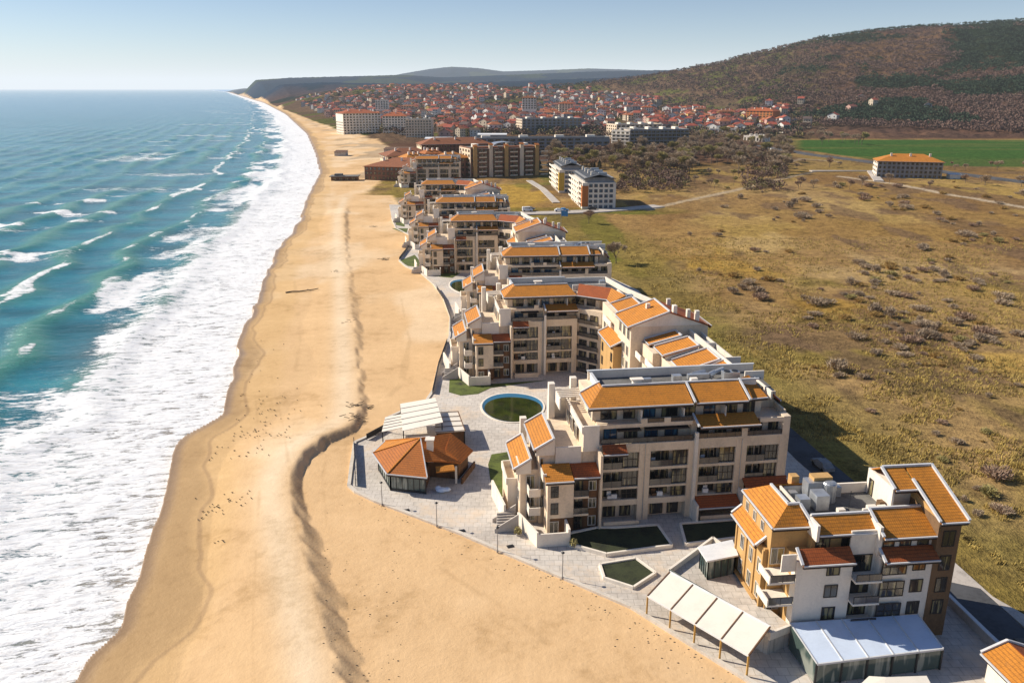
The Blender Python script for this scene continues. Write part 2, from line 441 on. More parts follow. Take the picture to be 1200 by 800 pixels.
def grid(a0, a1, na, r0, r1, nr, fa=None):
    a = np.linspace(a0, a1, na); r = np.exp(np.linspace(math.log(r0), math.log(r1), nr))
    A, RR = np.meshgrid(a, r)
    return A * RR, RR
def mesh_grid(name, X, Y, Z, keep, mats, attrs):
    nr, na = X.shape
    idx = np.arange(nr * na).reshape(nr, na)
    q = np.stack([idx[:-1, :-1], idx[:-1, 1:], idx[1:, 1:], idx[1:, :-1]], -1).reshape(-1, 4)
    k = keep.reshape(-1) if keep is not None else np.ones(len(q), bool)
    q = q[k]
    used = np.zeros(nr * na, bool); used[q.ravel()] = True
    remap = np.cumsum(used) - 1; q = remap[q]
    co = np.stack([X.ravel(), Y.ravel(), Z.ravel()], -1)[used]
    me = bpy.data.meshes.new(name)
    me.vertices.add(len(co)); me.vertices.foreach_set('co', co.astype(np.float32).ravel())
    me.loops.add(len(q) * 4); me.loops.foreach_set('vertex_index', q.astype(np.int32).ravel())
    me.polygons.add(len(q)); me.polygons.foreach_set('loop_start', np.arange(0, len(q) * 4, 4, dtype=np.int32))
    me.polygons.foreach_set('loop_total', np.full(len(q), 4, dtype=np.int32))
    me.polygons.foreach_set('use_smooth', np.ones(len(q), bool))
    me.update(); me.validate()
    for an, arr in attrs.items():
        if arr.ndim == 3:
            at = me.attributes.new(an, 'FLOAT_COLOR', 'POINT')
            c = np.ones((used.sum(), 4), np.float32); c[:, :3] = arr.reshape(-1, 3)[used]
            at.data.foreach_set('color', c.ravel())
        else:
            at = me.attributes.new(an, 'FLOAT', 'POINT')
            at.data.foreach_set('value', arr.ravel()[used].astype(np.float32))
    me.materials.append(mats)
    o = bpy.data.objects.new(name, me); C.objects.link(o)
    o['kind'] = 'structure'
    return o

def seg_d(x, y, pts):
    d = np.full(x.shape, 1e9)
    for (ax, ay), (bx, by) in zip(pts[:-1], pts[1:]):
        vx, vy = bx - ax, by - ay; l2 = vx * vx + vy * vy + 1e-9
        t = np.clip(((x - ax) * vx + (y - ay) * vy) / l2, 0, 1)
        d = np.minimum(d, np.hypot(x - ax - t * vx, y - ay - t * vy))
    return d

# ---- ground material: painted biome colour x fine procedural detail
def groundmat():
    m, nt, b = newmat('ground_surface')
    at = nt.nodes.new('ShaderNodeAttribute'); at.attribute_name = 'col'
    ru = nt.nodes.new('ShaderNodeAttribute'); ru.attribute_name = 'grain'     # 0 sand .. 1 vegetation
    we = nt.nodes.new('ShaderNodeAttribute'); we.attribute_name = 'wet'
    g = nt.nodes.new('ShaderNodeNewGeometry'); P = g.outputs['Position']
    n0 = noise(nt, P, .055, 5, .6); n1 = noise(nt, P, .45, 5, .7); n2 = noise(nt, vscale(nt, P, (1, .6, 1)), 2.3, 4, .7); n3 = noise(nt, P, .13, 5, .7)
    veg = mathn(nt, 'ADD', mathn(nt, 'MULTIPLY', n3, .3), mathn(nt, 'ADD', mathn(nt, 'MULTIPLY', n1, .4), mathn(nt, 'MULTIPLY', n2, .3)))
    kv = ramp(nt, veg, [(.36, (.30, .29, .30)), (.455, (.72, .70, .68)), (.55, (1.2, 1.17, 1.05)), (.66, (1.6, 1.5, 1.25))])
    sand = mathn(nt, 'ADD', mathn(nt, 'MULTIPLY', n0, .6), mathn(nt, 'MULTIPLY', n1, .4))
    ks = ramp(nt, sand, [(.36, (.76, .73, .68)), (.47, (.97, .96, .95)), (.55, (1.02, 1.02, 1.02)), (.66, (1.12, 1.13, 1.16))])
    k = mixc(nt, ru.outputs['Fac'], ks, kv)
    c = mixc(nt, 1.0, at.outputs['Color'], k, 'MULTIPLY')
    L(nt, c, b.inputs['Base Color'])
    L(nt, mathn(nt, 'SUBTRACT', .95, mathn(nt, 'MULTIPLY', we.outputs['Fac'], .6)), b.inputs['Roughness'])
    L(nt, mathn(nt, 'MULTIPLY', we.outputs['Fac'], .5), b.inputs['Specular IOR Level'])
    # bump: rippled sand / rough growth
    foot = noise(nt, P, 1.6, 4, .75)
    hs = mathn(nt, 'ADD', mathn(nt, 'MULTIPLY', foot, .07), mathn(nt, 'MULTIPLY', n1, .12))
    hv = mathn(nt, 'MULTIPLY', veg, 1.6)
    mx = nt.nodes.new('ShaderNodeMix'); L(nt, ru.outputs['Fac'], mx.inputs[0]); L(nt, hs, mx.inputs[2]); L(nt, hv, mx.inputs[3])
    bump(nt, b, mx.outputs[0], .8, 1.0)
    return m
GM = groundmat()
X, Y = grid(-.95, 1.3, 1800, 36, 17000, 1080)
Z = terr(X, Y)
DS = shore_d(X, Y); PXM = 600 + X / Y * 1004
def colr(*c): return np.array(c, float)[None, None, :]
def mixa(base, c, m): return base * (1 - m[..., None]) + colr(*c) * m[..., None]
big = fbm(X * .012, Y * .009, 71, 4); med = fbm(X * .05, Y * .035, 72, 4); sml = fbm(X * .3, Y * .22, 73, 3)
col = np.zeros(X.shape + (3,)) + colr(.72, .475, .25)                  # dry sand
col = mixa(col, (.80, .59, .37), sst(.46, .66, fbm(X * .05, Y * .03, 74, 4)) * .8)
col = mixa(col, (.84, .68, .48), np.exp(-((X - xr(Y) + 2.6) / 2.6) ** 2) * (Y < 460) * .6)     # pale crest
col = mixa(col, (.68, .44, .20), (1 - sst(9, 13, DS + 5 * (med - .5))) * .55)
for tp, tw in (([(318, 440), (332, 500), (340, 560), (352, 640), (372, 720), (392, 800)], .35), ([(300, 470), (306, 560), (300, 660), (296, 760), (300, 820)], .3), ([(450, 620), (520, 668), (600, 720), (700, 800)], .3), ([(385, 520), (378, 560), (385, 640), (410, 720), (430, 800)], .25), ([(345, 330), (352, 400), (345, 440)], .4), ([(470, 350), (480, 400), (470, 450), (440, 480)], .35)):
    dd = seg_d(X, Y, [G(a_, b_) for a_, b_ in tp]) + 1.6 * (med - .5)
    col = mixa(col, (.50, .32, .16), (1 - sst(tw * .4, tw * 2.2, dd)) * .35 * sst(.3, .6, sml))
# wet sand with scalloped upper edge
cusp = 4.2 + 5.0 * (vn(Y * .045, 0 * Y, 81) - .25) + 1.2 * (vn(Y * .2, 0 * Y, 82) - .5)
cusp = cusp * np.interp(Y, [60, 100, 160, 300, 900], [1.6, 1.15, .8, .9, 1.3]) + 5 * np.exp(-((Y - 84) / 12.) ** 2)
wet = (1 - sst(cusp - 2.2, cusp + .9, DS + 1.2 * (sml - .5)))
col = mixa(col, (.44, .27, .115), wet * .75)
col = mixa(col, (.20, .12, .065), (1 - sst(0, 2.2, DS)) * .6)
col = mixa(col, (.37, .235, .13), (1 - sst(.12, .5, np.abs(DS - cusp + .2 + .5 * (sml - .5)))) * .5)
grain = np.zeros(X.shape)
# ---- inland
PL = [G(*q) for q in [(1010, 900), (900, 812), (670, 692), (540, 630), (412, 578), (409, 530), (425, 497), (455, 492), (505, 465), (517, 420), (527, 390), (527, 368), (511, 337), (495, 322),
      (462, 310), (478, 284), (462, 267), (457, 250), (444, 227), (428, 213)]]
PLy = np.array([p[1] for p in PL]); PLx = np.array([p[0] for p in PL])
prom_x = np.interp(Y, PLy, PLx)
inland = sst(-1, 3, X - prom_x - np.where(Y > 90, 6, 4)) * (Y < 470)
lim = np.interp(Y, [470, 700, 1000, 1300, 1700, 2500, 5000, 16000], [26, 75, 70, 42, 26, 12, 5, 3])
inland = np.where(Y >= 470, sst(0, 8, DS - lim + 14 * (med - .5)), inland)
fieldc = np.zeros(X.shape + (3,)) + colr(.38, .255, .085)
fieldc = mixa(fieldc, (.40, .265, .10), sst(.46, .62, med))
fieldc = mixa(fieldc, (.36, .235, .12), sst(.5, .7, big) * .7)
fieldc = mixa(fieldc, (.23, .18, .045), sst(.54, .70, fbm(X * .03 + 9, Y * .022, 75, 4)) * (1 - sst(150, 330, X + .35 * (Y - 100))) * .8)
fieldc = mixa(fieldc, (.19, .115, .065), sst(.52, .64, fbm(X * .035, Y * .016, 76, 5)) * .8 * sst(170, 250, Y))
fieldc = mixa(fieldc, (.19, .185, .03), (1 - sst(0, 18, X - (45 + .0 * Y))) * (Y < 210) * .55 * sst(.35, .55, sml * .5 + med * .5))
def blob(px, py, rx, ry, c, s=1.0):
    """soft patch given by a surveyed centre and its radii in metres"""
    global fieldc
    cx, cy = G(px, py)
    d = np.hypot((X - cx) / rx, (Y - cy) / ry) + .7 * (med - .5) + .3 * (sml - .5)
    fieldc = mixa(fieldc, c, (1 - sst(.75, 1.05, d)) * s)
blob(860, 305, 26, 32, (.42, .26, .065), .9)
blob(975, 358, 11, 9, (.46, .30, .06), .95)
blob(1010, 395, 38, 13, (.22, .135, .085), .7)
blob(1170, 425, 22, 10, (.48, .31, .09), .85)
blob(1150, 305, 70, 40, (.32, .20, .115), .6)
blob(760, 270, 30, 60, (.36, .22, .09), .8)
blob(703, 268, 9, 44, (.15, .165, .03), .6)
blob(700, 300, 9, 22, (.15, .17, .03), .9)
blob(745, 247, 30, 15, (.14, .155, .03), .9)
blob(600, 228, 26, 60, (.46, .29, .07), .95)
blob(1010, 300, 60, 45, (.50, .35, .17), .65)
blob(900, 240, 60, 60, (.48, .33, .15), .5)
blob(640, 215, 25, 40, (.15, .16, .035), .6)
rust = fbm(X * .022 + 4, Y * .012, 131, 4)
fieldc = mixa(fieldc, (.27, .155, .06), sst(.52, .62, rust) * .6)
fieldc = mixa(fieldc, (.18, .115, .075), sst(.60, .68, fbm(X * .06, Y * .03, 133, 4)) * .7)
fieldc = mixa(fieldc, (.17, .155, .035), (1 - sst(4, 26, X - np.interp(Y, [50, 100, 165, 240, 330, 430], [60, 58, 46, 41, 35, 20]) + 20 * (med - .5))) * (Y < 420) * .5)
# meadow beyond, dirt tracks
tr1 = [G(*q) for q in [(760, 246), (800, 236), (850, 226), (905, 212), (960, 200)]]
tr2 = [G(*q) for q in [(985, 207), (1050, 216), (1110, 228), (1200, 243), (1290, 258)]]
tr3 = [G(*q) for q in [(895, 198), (940, 186), (985, 190)]]
for t_, w_, c_ in ((tr1, 2.6, (.46, .36, .25)), (tr2, 3.2, (.52, .42, .31)), (tr3, 3.0, (.46, .37, .27))):
    dd = seg_d(X, Y, t_)
    fieldc = mixa(fieldc, c_, (1 - sst(w_ * .6, w_ * 1.2, dd + 2.5 * (sml - .5))) * .9)
# crops: the green field
gf = (sst(925, 945, PXM) * sst(600, 612, Y - 0) * (1 - sst(985, 1003, Y)))
gy0 = np.interp(PXM, [940, 1000, 1040, 1120, 1200, 1500], [830, 750, 700, 650, 640, 640])
gf = sst(925, 950, PXM) * sst(gy0, gy0 + 12, Y + 8 * (med - .5)) * (1 - sst(985, 1003, Y))
fieldc = mixa(fieldc, (.055, .12, .03), gf * (.86 + .14 * sst(.4, .6, vn(X * .01, Y * .05, 77))))
# woodland, town ground, hills
pe = sst(890, 960, PXM + 40 * (med - .5))
wood = sst(640, 700, Y) * (1 - gf) * (1 - pe) + sst(1000, 1030, Y) * pe
wood = np.clip(wood, 0, 1)
wc = np.zeros(X.shape + (3,)) + colr(.12, .066, .047)
wc = mixa(wc, (.16, .092, .06), sst(.42, .62, fbm(X * .01, Y * .006, 91, 5)))
wc = mixa(wc, (.085, .052, .042), sst(.5, .7, fbm(X * .03, Y * .02, 92, 4)) * .8)
con = sst(.53, .60, fbm(X * .0055 + 3, Y * .004, 93, 5))
hz_ = sst(0, 1, (Z - 25) / 60)
con = con * sst(1150, 1400, Y)
wc = mixa(wc, (.014, .024, .012), con * .9)
def patch(px0, px1, y0, y1, c, s):
    global wc
    w_ = 14 * (med - .5) * 4
    mk = sst(px0 - 12, px0 + 12, PXM + w_) * (1 - sst(px1 - 12, px1 + 12, PXM + w_)) * sst(y0, y0 * 1.04, Y + 8 * w_) * (1 - sst(y1, y1 * 1.05, Y + 8 * w_))
    wc = mixa(wc, c, mk * s)
patch(1100, 1230, 1700, 2300, (.014, .024, .012), .95)
patch(960, 1300, 2480, 2700, (.013, .02, .012), .9)
patch(1110, 1190, 1350, 1500, (.014, .022, .012), .5)
patch(760, 930, 1650, 1900, (.014, .022, .012), .8)
patch(980, 1090, 1700, 2200, (.16, .095, .045), .55)
townm = (1 - sst(880, 1000, PXM + 60 * (med - .5))) * sst(880, 1000, Y) * (1 - sst(2500, 3200, Y))
wc = mixa(wc, (.15, .10, .065), townm * .75)
wc = mixa(wc, (.10, .115, .03), townm * sst(.52, .62, fbm(X * .02, Y * .01, 95, 3)) * .8)
far_hazy = sst(3300, 4200, Y)
wc = mixa(wc, (.014, .040, .085), far_hazy * .93)  # blue of distant air painted into the far hill colour
wc = mixa(wc, (.10, .13, .05), far_hazy * .45 * sst(.62, .68, fbm(X * .003, Y * .0015, 96, 3)) * .7)
fieldc = mixa(fieldc, (.12, .085, .045), sst(560, 640, Y) * (1 - gf) * .35)
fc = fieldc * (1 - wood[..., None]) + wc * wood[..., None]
# building plots behind the promenade: bare ground
plot = (1 - sst(38, 44, X + np.where(Y > 175, (Y - 175) * .22, 0))) * (Y < 460)
fc = mixa(fc, (.36, .27, .17), plot * .75 * (1 - sst(.55, .62, med)))
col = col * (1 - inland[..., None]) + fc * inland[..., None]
# debris and dirt on the beach flats further on
dirt = sst(430, 520, Y) * (1 - inland) * sst(.5, .62, fbm(X * .04, Y * .02, 97, 4)) * sst(18, 30, DS)
col = mixa(col, (.34, .26, .18), dirt * .6)
grain = inland
wetA = np.clip((1 - sst(0, 2.5, DS)) * .9 + wet * .45, 0, 1) * (1 - inland)
fm = lambda m: (m[:-1, :-1] + m[1:, 1:]) / 2
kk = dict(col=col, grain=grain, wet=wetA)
water_side = fm(DS) < -14
is_hill = (fm(Z) > 16) & (fm(Y) > 1000)
is_sand = (fm(inland) < .5) & ~is_hill
mesh_grid('beach', X, Y, Z, is_sand & ~water_side, GM, kk)
mesh_grid('grassland', X, Y, Z, ~is_sand & ~is_hill & (fm(Y) < 900), GM, kk)
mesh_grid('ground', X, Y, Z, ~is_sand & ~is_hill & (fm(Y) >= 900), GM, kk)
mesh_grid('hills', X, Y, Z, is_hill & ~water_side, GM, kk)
del wc, fieldc, fc, col
bs = MB(); bs.face([(-70000, -3000, -14), (90000, -3000, -14), (90000, 90000, -14), (-70000, 90000, -14)])
tag(bs.build('ground_base', plain('far_ground', (.08, .07, .045), .95, .2, .001, 0)), kind='structure')

# ------------------------------------------------------------------ sea
X, Y = grid(-1.25, -.12, 1000, 40, 90000, 1150)
DS = shore_d(X, Y); Wd = -DS
s1 = fbm(X * .012, Y * .012, 101, 3); 
wob = 13 * (fbm(X * .006, Y * .012, 102, 3) - .5) + 5 * (vn(X * .05, Y * .05, 103) - .5)
ph = (Wd + wob * 1.6) / 23.0
cr = (.5 + .5 * np.sin(2 * np.pi * ph)) ** 2.2
ampl = .95 * sst(6, 40, Wd) * (1 - .45 * sst(80, 350, Wd)) * (1 - sst(900, 2500, Y)) * (.35 + 1.1 * vn(X * .013, Y * .013, 104))
Z = SEA + .02 + cr * ampl + .22 * (fbm(X * .3, Y * .25, 105, 3) - .5) * np.clip(Wd / 10, 0, 1) * (Y < 900)
Z = Z + .05 * np.clip(1 - Wd / 6, 0, 1)
lowf = fbm(X * .05, Y * .035, 106, 4); lowg = fbm(X * .016, Y * .011, 107, 4); fine = fbm(X * .22, Y * .2, 108, 3)
edge = 60 + 56 * (lowg - .5) + 10 * (vn(X * .1, Y * .1, 109) - .5)
foam = 1 - sst(edge - 16, edge + 4, Wd)
foam = foam * (1.0 + .25 * (1 - sst(12, 42, Wd)) + .7 * (lowf - .45) + .9 * (fbm(Wd * .085 + .6 * lowf, Y * .013, 121, 3) - .5))
foam = np.maximum(foam, (1 - sst(4, 9, Wd + 4 * (fine - .5))) * .86)
foam = np.maximum(foam, .95 * np.exp(-((Wd - .9) / 1.0) ** 2))
# streaks of breaking crests
crest = sst(.66, .97, cr) * sst(.44, .58, lowf + .13 * (1 - sst(30, 120, Wd))) * (1 - sst(70, 105, Wd))
foam = np.maximum(foam, crest * .92)
# second line of breakers further out
def gauss(px, py, rx, ry):
    cx, cy = G(px, py, SEA); return np.exp(-(((X - cx) / rx) ** 2 + ((Y - cy) / ry) ** 2))
br = gauss(18, 262, 34, 34) + gauss(10, 300, 26, 20) + .8 * gauss(60, 238, 20, 12) + .8 * gauss(95, 250, 30, 5) + .7 * gauss(330, 180, 16, 60) + .6 * gauss(120, 235, 22, 10) + .9 * gauss(175, 186, 26, 18) + .75 * gauss(235, 222, 28, 26) + .6 * gauss(150, 207, 22, 12)
br += .7 * gauss(60, 360, 30, 4) + .9 * gauss(30, 470, 18, 9) + .6 * gauss(170, 262, 30, 8)
foam = np.maximum(foam, np.clip(br, 0, 1) * (.45 + 1.0 * sst(.45, .62, fbm(X * .07, Y * .1, 110, 4))) * .85)
far = sst(260, 500, Y) * (1 - sst(4000, 9000, Y))
caps = far * sst(.60, .72, fbm(X * .012, Y * .035, 111, 4)) * (1 - sst(150, 420, Wd)) * .72
foam = np.maximum(foam, caps)
gap = sst(.47, .58, lowf) * sst(22, 38, Wd) * (1 - sst(60, 70, Wd)) 
foam = np.clip(foam * (1 - .55 * gap), 0, .93)
sed = .8 * np.clip(1 - sst(6, 34, Wd + 30 * (lowg - .5)), 0, 1)       # sand stirred up by the surf
def seamat():
    m, nt, b = newmat('sea_water')
    fo = nt.nodes.new('ShaderNodeAttribute'); fo.attribute_name = 'foam'
    se = nt.nodes.new('ShaderNodeAttribute'); se.attribute_name = 'sed'
    de = nt.nodes.new('ShaderNodeAttribute'); de.attribute_name = 'deep'
    crs = nt.nodes.new('ShaderNodeAttribute'); crs.attribute_name = 'crest'
    g = nt.nodes.new('ShaderNodeNewGeometry'); P = g.outputs['Position']
    pl = vscale(nt, P, (.62, 1.0, 1.0))
    rot = nt.nodes.new('ShaderNodeVectorRotate'); rot.inputs['Angle'].default_value = R(-12); L(nt, P, rot.inputs['Vector'])
    st = vscale(nt, rot.outputs[0], (.42, 1.35, 1))
    a = noise(nt, st, .62, 7, .74, .35); bb = noise(nt, pl, .16, 5, .6, .8); cc = noise(nt, st, 3.2, 4, .7)
    lace = mathn(nt, 'ADD', mathn(nt, 'MULTIPLY', a, .62), mathn(nt, 'ADD', mathn(nt, 'MULTIPLY', bb, .18), mathn(nt, 'MULTIPLY', cc, .20)))
    # threshold falls as the foam amount grows
    thr = mathn(nt, 'SUBTRACT', .745, mathn(nt, 'MULTIPLY', fo.outputs['Fac'], .345))
    d = mathn(nt, 'SUBTRACT', lace, thr)
    f = mathn(nt, 'MULTIPLY', mathn(nt, 'ADD', d, .016), 22.0, clamp=True)
    deepc = ramp(nt, noise(nt, vscale(nt, rot.outputs[0], (.35, 1.5, 1)), .035, 6, .6), [(.35, (.004, .10, .125)), (.5, (.010, .17, .225)), (.66, (.035, .27, .31))])
    wc = mixc(nt, crs.outputs['Fac'], deepc, (.05, .24, .17))
    wc = mixc(nt, de.outputs['Fac'], wc, (.035, .20, .29))
    wc = mixc(nt, se.outputs['Fac'], wc, (.44, .335, .24))
    shade = noise(nt, st, 1.4, 4)
    fcol = ramp(nt, shade, [(.3, (.78, .75, .72)), (.5, (.93, .92, .90)), (.7, (.97, .97, .96))])
    c = mixc(nt, f, wc, fcol)
    L(nt, c, b.inputs['Base Color'])
    L(nt, mathn(nt, 'ADD', .16, mathn(nt, 'MULTIPLY', f, .7)), b.inputs['Roughness'])
    b.inputs['IOR'].default_value = 1.33
    w1 = noise(nt, vscale(nt, rot.outputs[0], (.45, 1.25, 1)), .28, 7, .68, .2)
    hh = mathn(nt, 'ADD', mathn(nt, 'MULTIPLY', w1, 1.2), mathn(nt, 'MULTIPLY', mathn(nt, 'MULTIPLY', lace, f), .45))
    bump(nt, b, hh, .75, 1.0)
    return m
deep = sst(500, 4000, Y)
mesh_grid('sea', X, Y, Z, (fm(DS) < 2.6), seamat(), dict(foam=foam, sed=sed, deep=deep, crest=np.clip(cr * ampl * 1.1, 0, 1)))
X = Y = Z = None
bs = MB(); bs.face([(-95000, 30, SEA - .5), (-40, 30, SEA - .5), (-40, 40, SEA - .5), (-21500, 90000, SEA - .5), (-95000, 90000, SEA - .5)])
tag(bs.build('open_sea', M['bluepaint']), kind='structure')
# ------------------------------------------------------------------ the seaside apartment complex
def boxpart(parent, name, mat, boxes):
    """one part per connected group of boxes"""
    n = len(boxes); g = list(range(n)); bx = [(min(b[0], b[1]), max(b[0], b[1]), min(b[2], b[3]), max(b[2], b[3]), b[4], b[5]) for b in boxes]
    def find(i):
        while g[i] != i: i = g[i]
        return i
    for i in range(n):
        for j in range(i):
            if all(bx[i][k] <= bx[j][k + 1] + .06 and bx[j][k] <= bx[i][k + 1] + .06 for k in (0, 2, 4)): g[find(i)] = find(j)
    out = None; grp = {}
    for i in range(n): grp.setdefault(find(i), []).append(boxes[i])
    for bl in grp.values():
        m = MB()
        for b in bl: m.box(*b)
        out = m.build(name, M[mat], parent)
    return out
def loggia_facade(root, W, bays, S, xr0=None):
    """camera-facing facade: piers, spandrels and recessed rooms. S = x where the proud right half starts"""
    lv = [(3.3, 4.95), (5.25, 7.65), (8.05, 10.45)]
    m = MB()
    xs_ = [0] + [q for b in bays for q in b] + [W]
    prs = [(xs_[i], xs_[i + 1]) for i in range(0, len(xs_), 2)]
    for a, b in prs: m.box(a, b, 0, 1.35, 0.0, 11.7)
    zz = [2.45] + [q for l in lv for q in l] + [11.7]
    for i in range(0, len(zz), 2):
        for a, b in bays: m.box(a, b, .05, 1.35, zz[i], zz[i + 1])
    m.box(.0, W, 1.33, 12.9, 0, 13.0) if S is None else None
    m.build('facade_frame', M['plaster'], root)
    boxpart(root, 'wall', 'plaster', [(0.02, W - .02, 1.36, 12.9, 0, 11.6)])
    for bi, (a, b) in enumerate(bays):
        w = b - a
        for li, (z0, z1) in enumerate(lv):
            # recessed left half with patio doors behind a railing; flush glazing on the right
            xm = a + w * (.56 if bi % 2 == 0 else .6)
            window(root, (a + xm) / 2 - .5, 1.30, z0 - (.0 if li else .5), w * .26, z1 - z0 - .15, cols=2)
            window(root, (a + xm) / 2 + .85, 1.30, z0 - (.0 if li else .5), w * .2, z1 - z0 - .15, cols=1)
            window(root, (xm + b) / 2, .42, z0, b - xm - .1, z1 - z0, cols=3, rows=2)
            if li: railing(root, a + .05, xm, .16, z0, .95)
        window(root, a + w * .3, 1.30, .15, w * .34, 2.1, cols=2)
        window(root, a + w * .74, 1.30, .15, w * .3, 2.1, cols=2)
    rq = random.Random(int(W * 7)); am = MB(); dp = MB()
    for a, b in prs[:-1]:
        xx = (a + b) / 2 if a > 0 else .2
        dp.tube((xx, -.06, .2), (xx, -.06, 11.6), .05, n=6)
    dp.build('downpipe', M['metal'], root)
    for bi, (a, b) in enumerate(bays):
        for z0, z1 in lv:
            if rq.random() < .7:
                q = MB(); xx = a + rq.uniform(.5, 2.0); q.box(xx, xx + .8, .45, .8, z0 + .05, z0 + .65); q.build('air_conditioner', M['white2'], root)
            if rq.random() < .5:
                q = MB(); xx = a + rq.uniform(.4, 1.6); q.box(xx, xx + .6, .5, 1.1, z0 + .03, z0 + .45); q.box(xx, xx + .6, 1.0, 1.1, z0 + .45, z0 + .95); q.build('balcony_chair', M['wood' if rq.random() < .5 else 'white2'], root)
    # dark soffit strip over the ground floor
    boxpart(root, 'terrace_wall', 'plaster', [(a + .1, b - .1, -1.7, -1.5, 0, .9) for a, b in bays[::2]])

def terraces(root, small=False):
    """the stepped end towards the sea (local x < 0)"""
    boxpart(root, 'wall', 'plaster', [(-2.2, 0.01, .5, 12.8, 0, 13.4), (-6.0, -2.21, .55, 12.7, 0, 10.7), (-8.2, -6.01, .9, 9.6, 0, 10.9),
                                      (-10.7, -8.21, 1.3, 10.2, 0, 8.1), (-12.1, -10.71, 4.2, 9.8, 0, 4.6)])
    # parapets
    pw = [(-2.2, 0.0, .35, .62, 10.8, 14.5), (-2.45, -2.2, .36, 12.6, 13.4, 14.4), (-6.0, -2.46, .40, .66, 7.8, 11.6), (-6.2, -5.95, .7, 5.0, 10.7, 11.7),
          (-6.2, -5.95, 8.2, 12.8, 10.7, 11.7), (-10.95, -10.7, 1.4, 4.1, 8.1, 9.0), (-12.3, -12.1, 4.1, 9.9, 4.6, 5.6), (-12.1, -10.7, 4.0, 4.19, 0, 5.6), (-12.1, -10.7, 9.81, 10.0, 0, 5.6)]
    boxpart(root, 'parapet', 'white', pw)
    # end towers
    boxpart(root, 'tower', 'white', [(-4.8, -3.9, 12.71, 13.8, 0, 16.2), (-1.5, -.6, 12.9, 13.9, 0, 16.9), (-4.8, -1.5, 13.9, 14.2, 8, 13.9), (-9.4, -8.5, 10.25, 11.2, 0, 12.0)])
    # pergola beams between the towers
    p = MB()
    for i in range(5): p.box(-3.8, -.2, 9.2 + i * .75, 9.4 + i * .75, 15.3, 15.5)
    p.box(-3.9, -3.7, 9.0, 12.69, 13.5, 15.3); p.build('pergola', M['white'], root)
    # patio doors on the terraces, facing the camera and the sea
    window(root, -4.4, .53, 8.1, 1.2, 2.2, cols=2); 
    for y in (4.2, 7.0, 9.6):
        window(root, -2.49, y, 11.2, 1.5, 2.0, rz=-math.pi / 2, cols=2, fr='wframe')
        window(root, -.02 - 2.22, y, 14.0 - 2.9, .1, .1, rz=-math.pi / 2, cols=1, sub=False) if False else None
    for z in (2.9, 5.7):
        for y in (2.6, 5.4, 8.2):
            window(root, -10.73, y if z > 4.5 else y - .6 * (y > 4), z + .2, 1.2, 1.6, rz=-math.pi / 2, cols=2, fr='wframe') if not (z < 4.5 and y > 3.5) else None
    for z in (8.6,):
        for y in (2.4, 5.0, 7.6): window(root, -8.23, y, z, 1.1, 1.6, rz=-math.pi / 2, cols=2, fr='wframe')
    # sloping sun roofs over the two outer terraces
    m1 = [(-8.9, 9.4, 11.5), (-8.9, .2, 11.5), (-6.4, .2, 12.9), (-6.4, 9.4, 12.9)]
    roofpart(root, [m1], 'tile', trims=[((-8.9, .1, 11.62), (-6.4, .1, 13.02)), ((-8.9, 9.5, 11.62), (-6.4, 9.5, 13.02)), ((-6.3, .1, 13.0), (-6.3, 9.5, 13.0))])
    m2 = [(-11.6, 9.4, 8.5), (-11.6, .9, 8.5), (-9.4, .9, 9.8), (-9.4, 9.4, 9.8)]
    roofpart(root, [m2], 'tile', trims=[((-11.6, .8, 8.62), (-9.4, .8, 9.92)), ((-11.6, 9.5, 8.62), (-9.4, 9.5, 9.92)), ((-9.3, .8, 9.9), (-9.3, 9.5, 9.9))])
    gb = MB()
    gb.hexa([(-8.7, .45, 10.5), (-6.1, .45, 10.5), (-6.1, .75, 10.5), (-8.7, .75, 10.5)], [(-8.7, .45, 11.45), (-6.1, .45, 12.9), (-6.1, .75, 12.9), (-8.7, .75, 11.45)])
    gb.hexa([(-11.3, 1.1, 7.6), (-9.2, 1.1, 7.6), (-9.2, 1.29, 7.6), (-11.3, 1.29, 7.6)], [(-11.3, 1.1, 8.5), (-9.2, 1.1, 9.75), (-9.2, 1.29, 9.75), (-11.3, 1.29, 8.5)])
    gb.build('gable', M['white'], root)
    # stepped side balconies with white fronts
    for (x0, x1, y0, y1, z) in ((-9.8, -8.2, -.8, 1.25, 5.2), (-9.8, -8.2, -.8, 1.25, 2.4), (-8.1, -7.6, -2.0, .85, 8.0)):
        boxpart(root, 'balcony', 'white', [(x0, x1, y0, y1, z - .2, z), (x0, x1, y0, y0 + .15, z, z + .95), (x0, x0 + .15, y0 + .15, y1, z, z + .95)])
    for z in (.4, 2.5, 5.3): window(root, -9.3, 1.27, z, 1.2, 2.0, cols=2, fr='wframe')
    for z in (2.5, 5.3, 8.1): window(root, -7.8, .86 - .02, z, .6, 1.9, cols=1, fr='wframe')
    # the projecting front box: white left half, timber clad right half
    boxpart(root, 'front_bay', 'plaster', [(-7.55, -4.0, -2.6, .39, 2.6, 8.1), (-7.56, -7.2, -2.61, .3, 0, 2.6)])
    boxpart(root, 'timber_cladding', 'wood', [(-3.99, -.35, -1.5, .33, 0, 8.05), (-7.2, -4.0, -2.3, .3, 0, 2.58)])
    boxpart(root, 'side_wall', 'plaster', [(-.34, .0, -2.2, .34, 0, 11.2)])
    for z in (3.2, 5.7): window(root, -6.6, -2.62, z, 1.05, 1.7, rows=2, cols=2)
    for z in (.3, 3.0, 5.6):
        window(root, -1.2, -1.52, z + .3, 1.1, 1.5, cols=2, fr='wframe'); window(root, -3.1, -1.52, z, 1.2, 2.0, cols=2)
    for z in (3.0, 5.6):
        boxpart(root, 'balcony', 'plaster', [(-3.98, -1.9, -2.55, -1.51, z - .3, z - .02)]); railing(root, -3.95, -1.92, -2.45, z, .9)
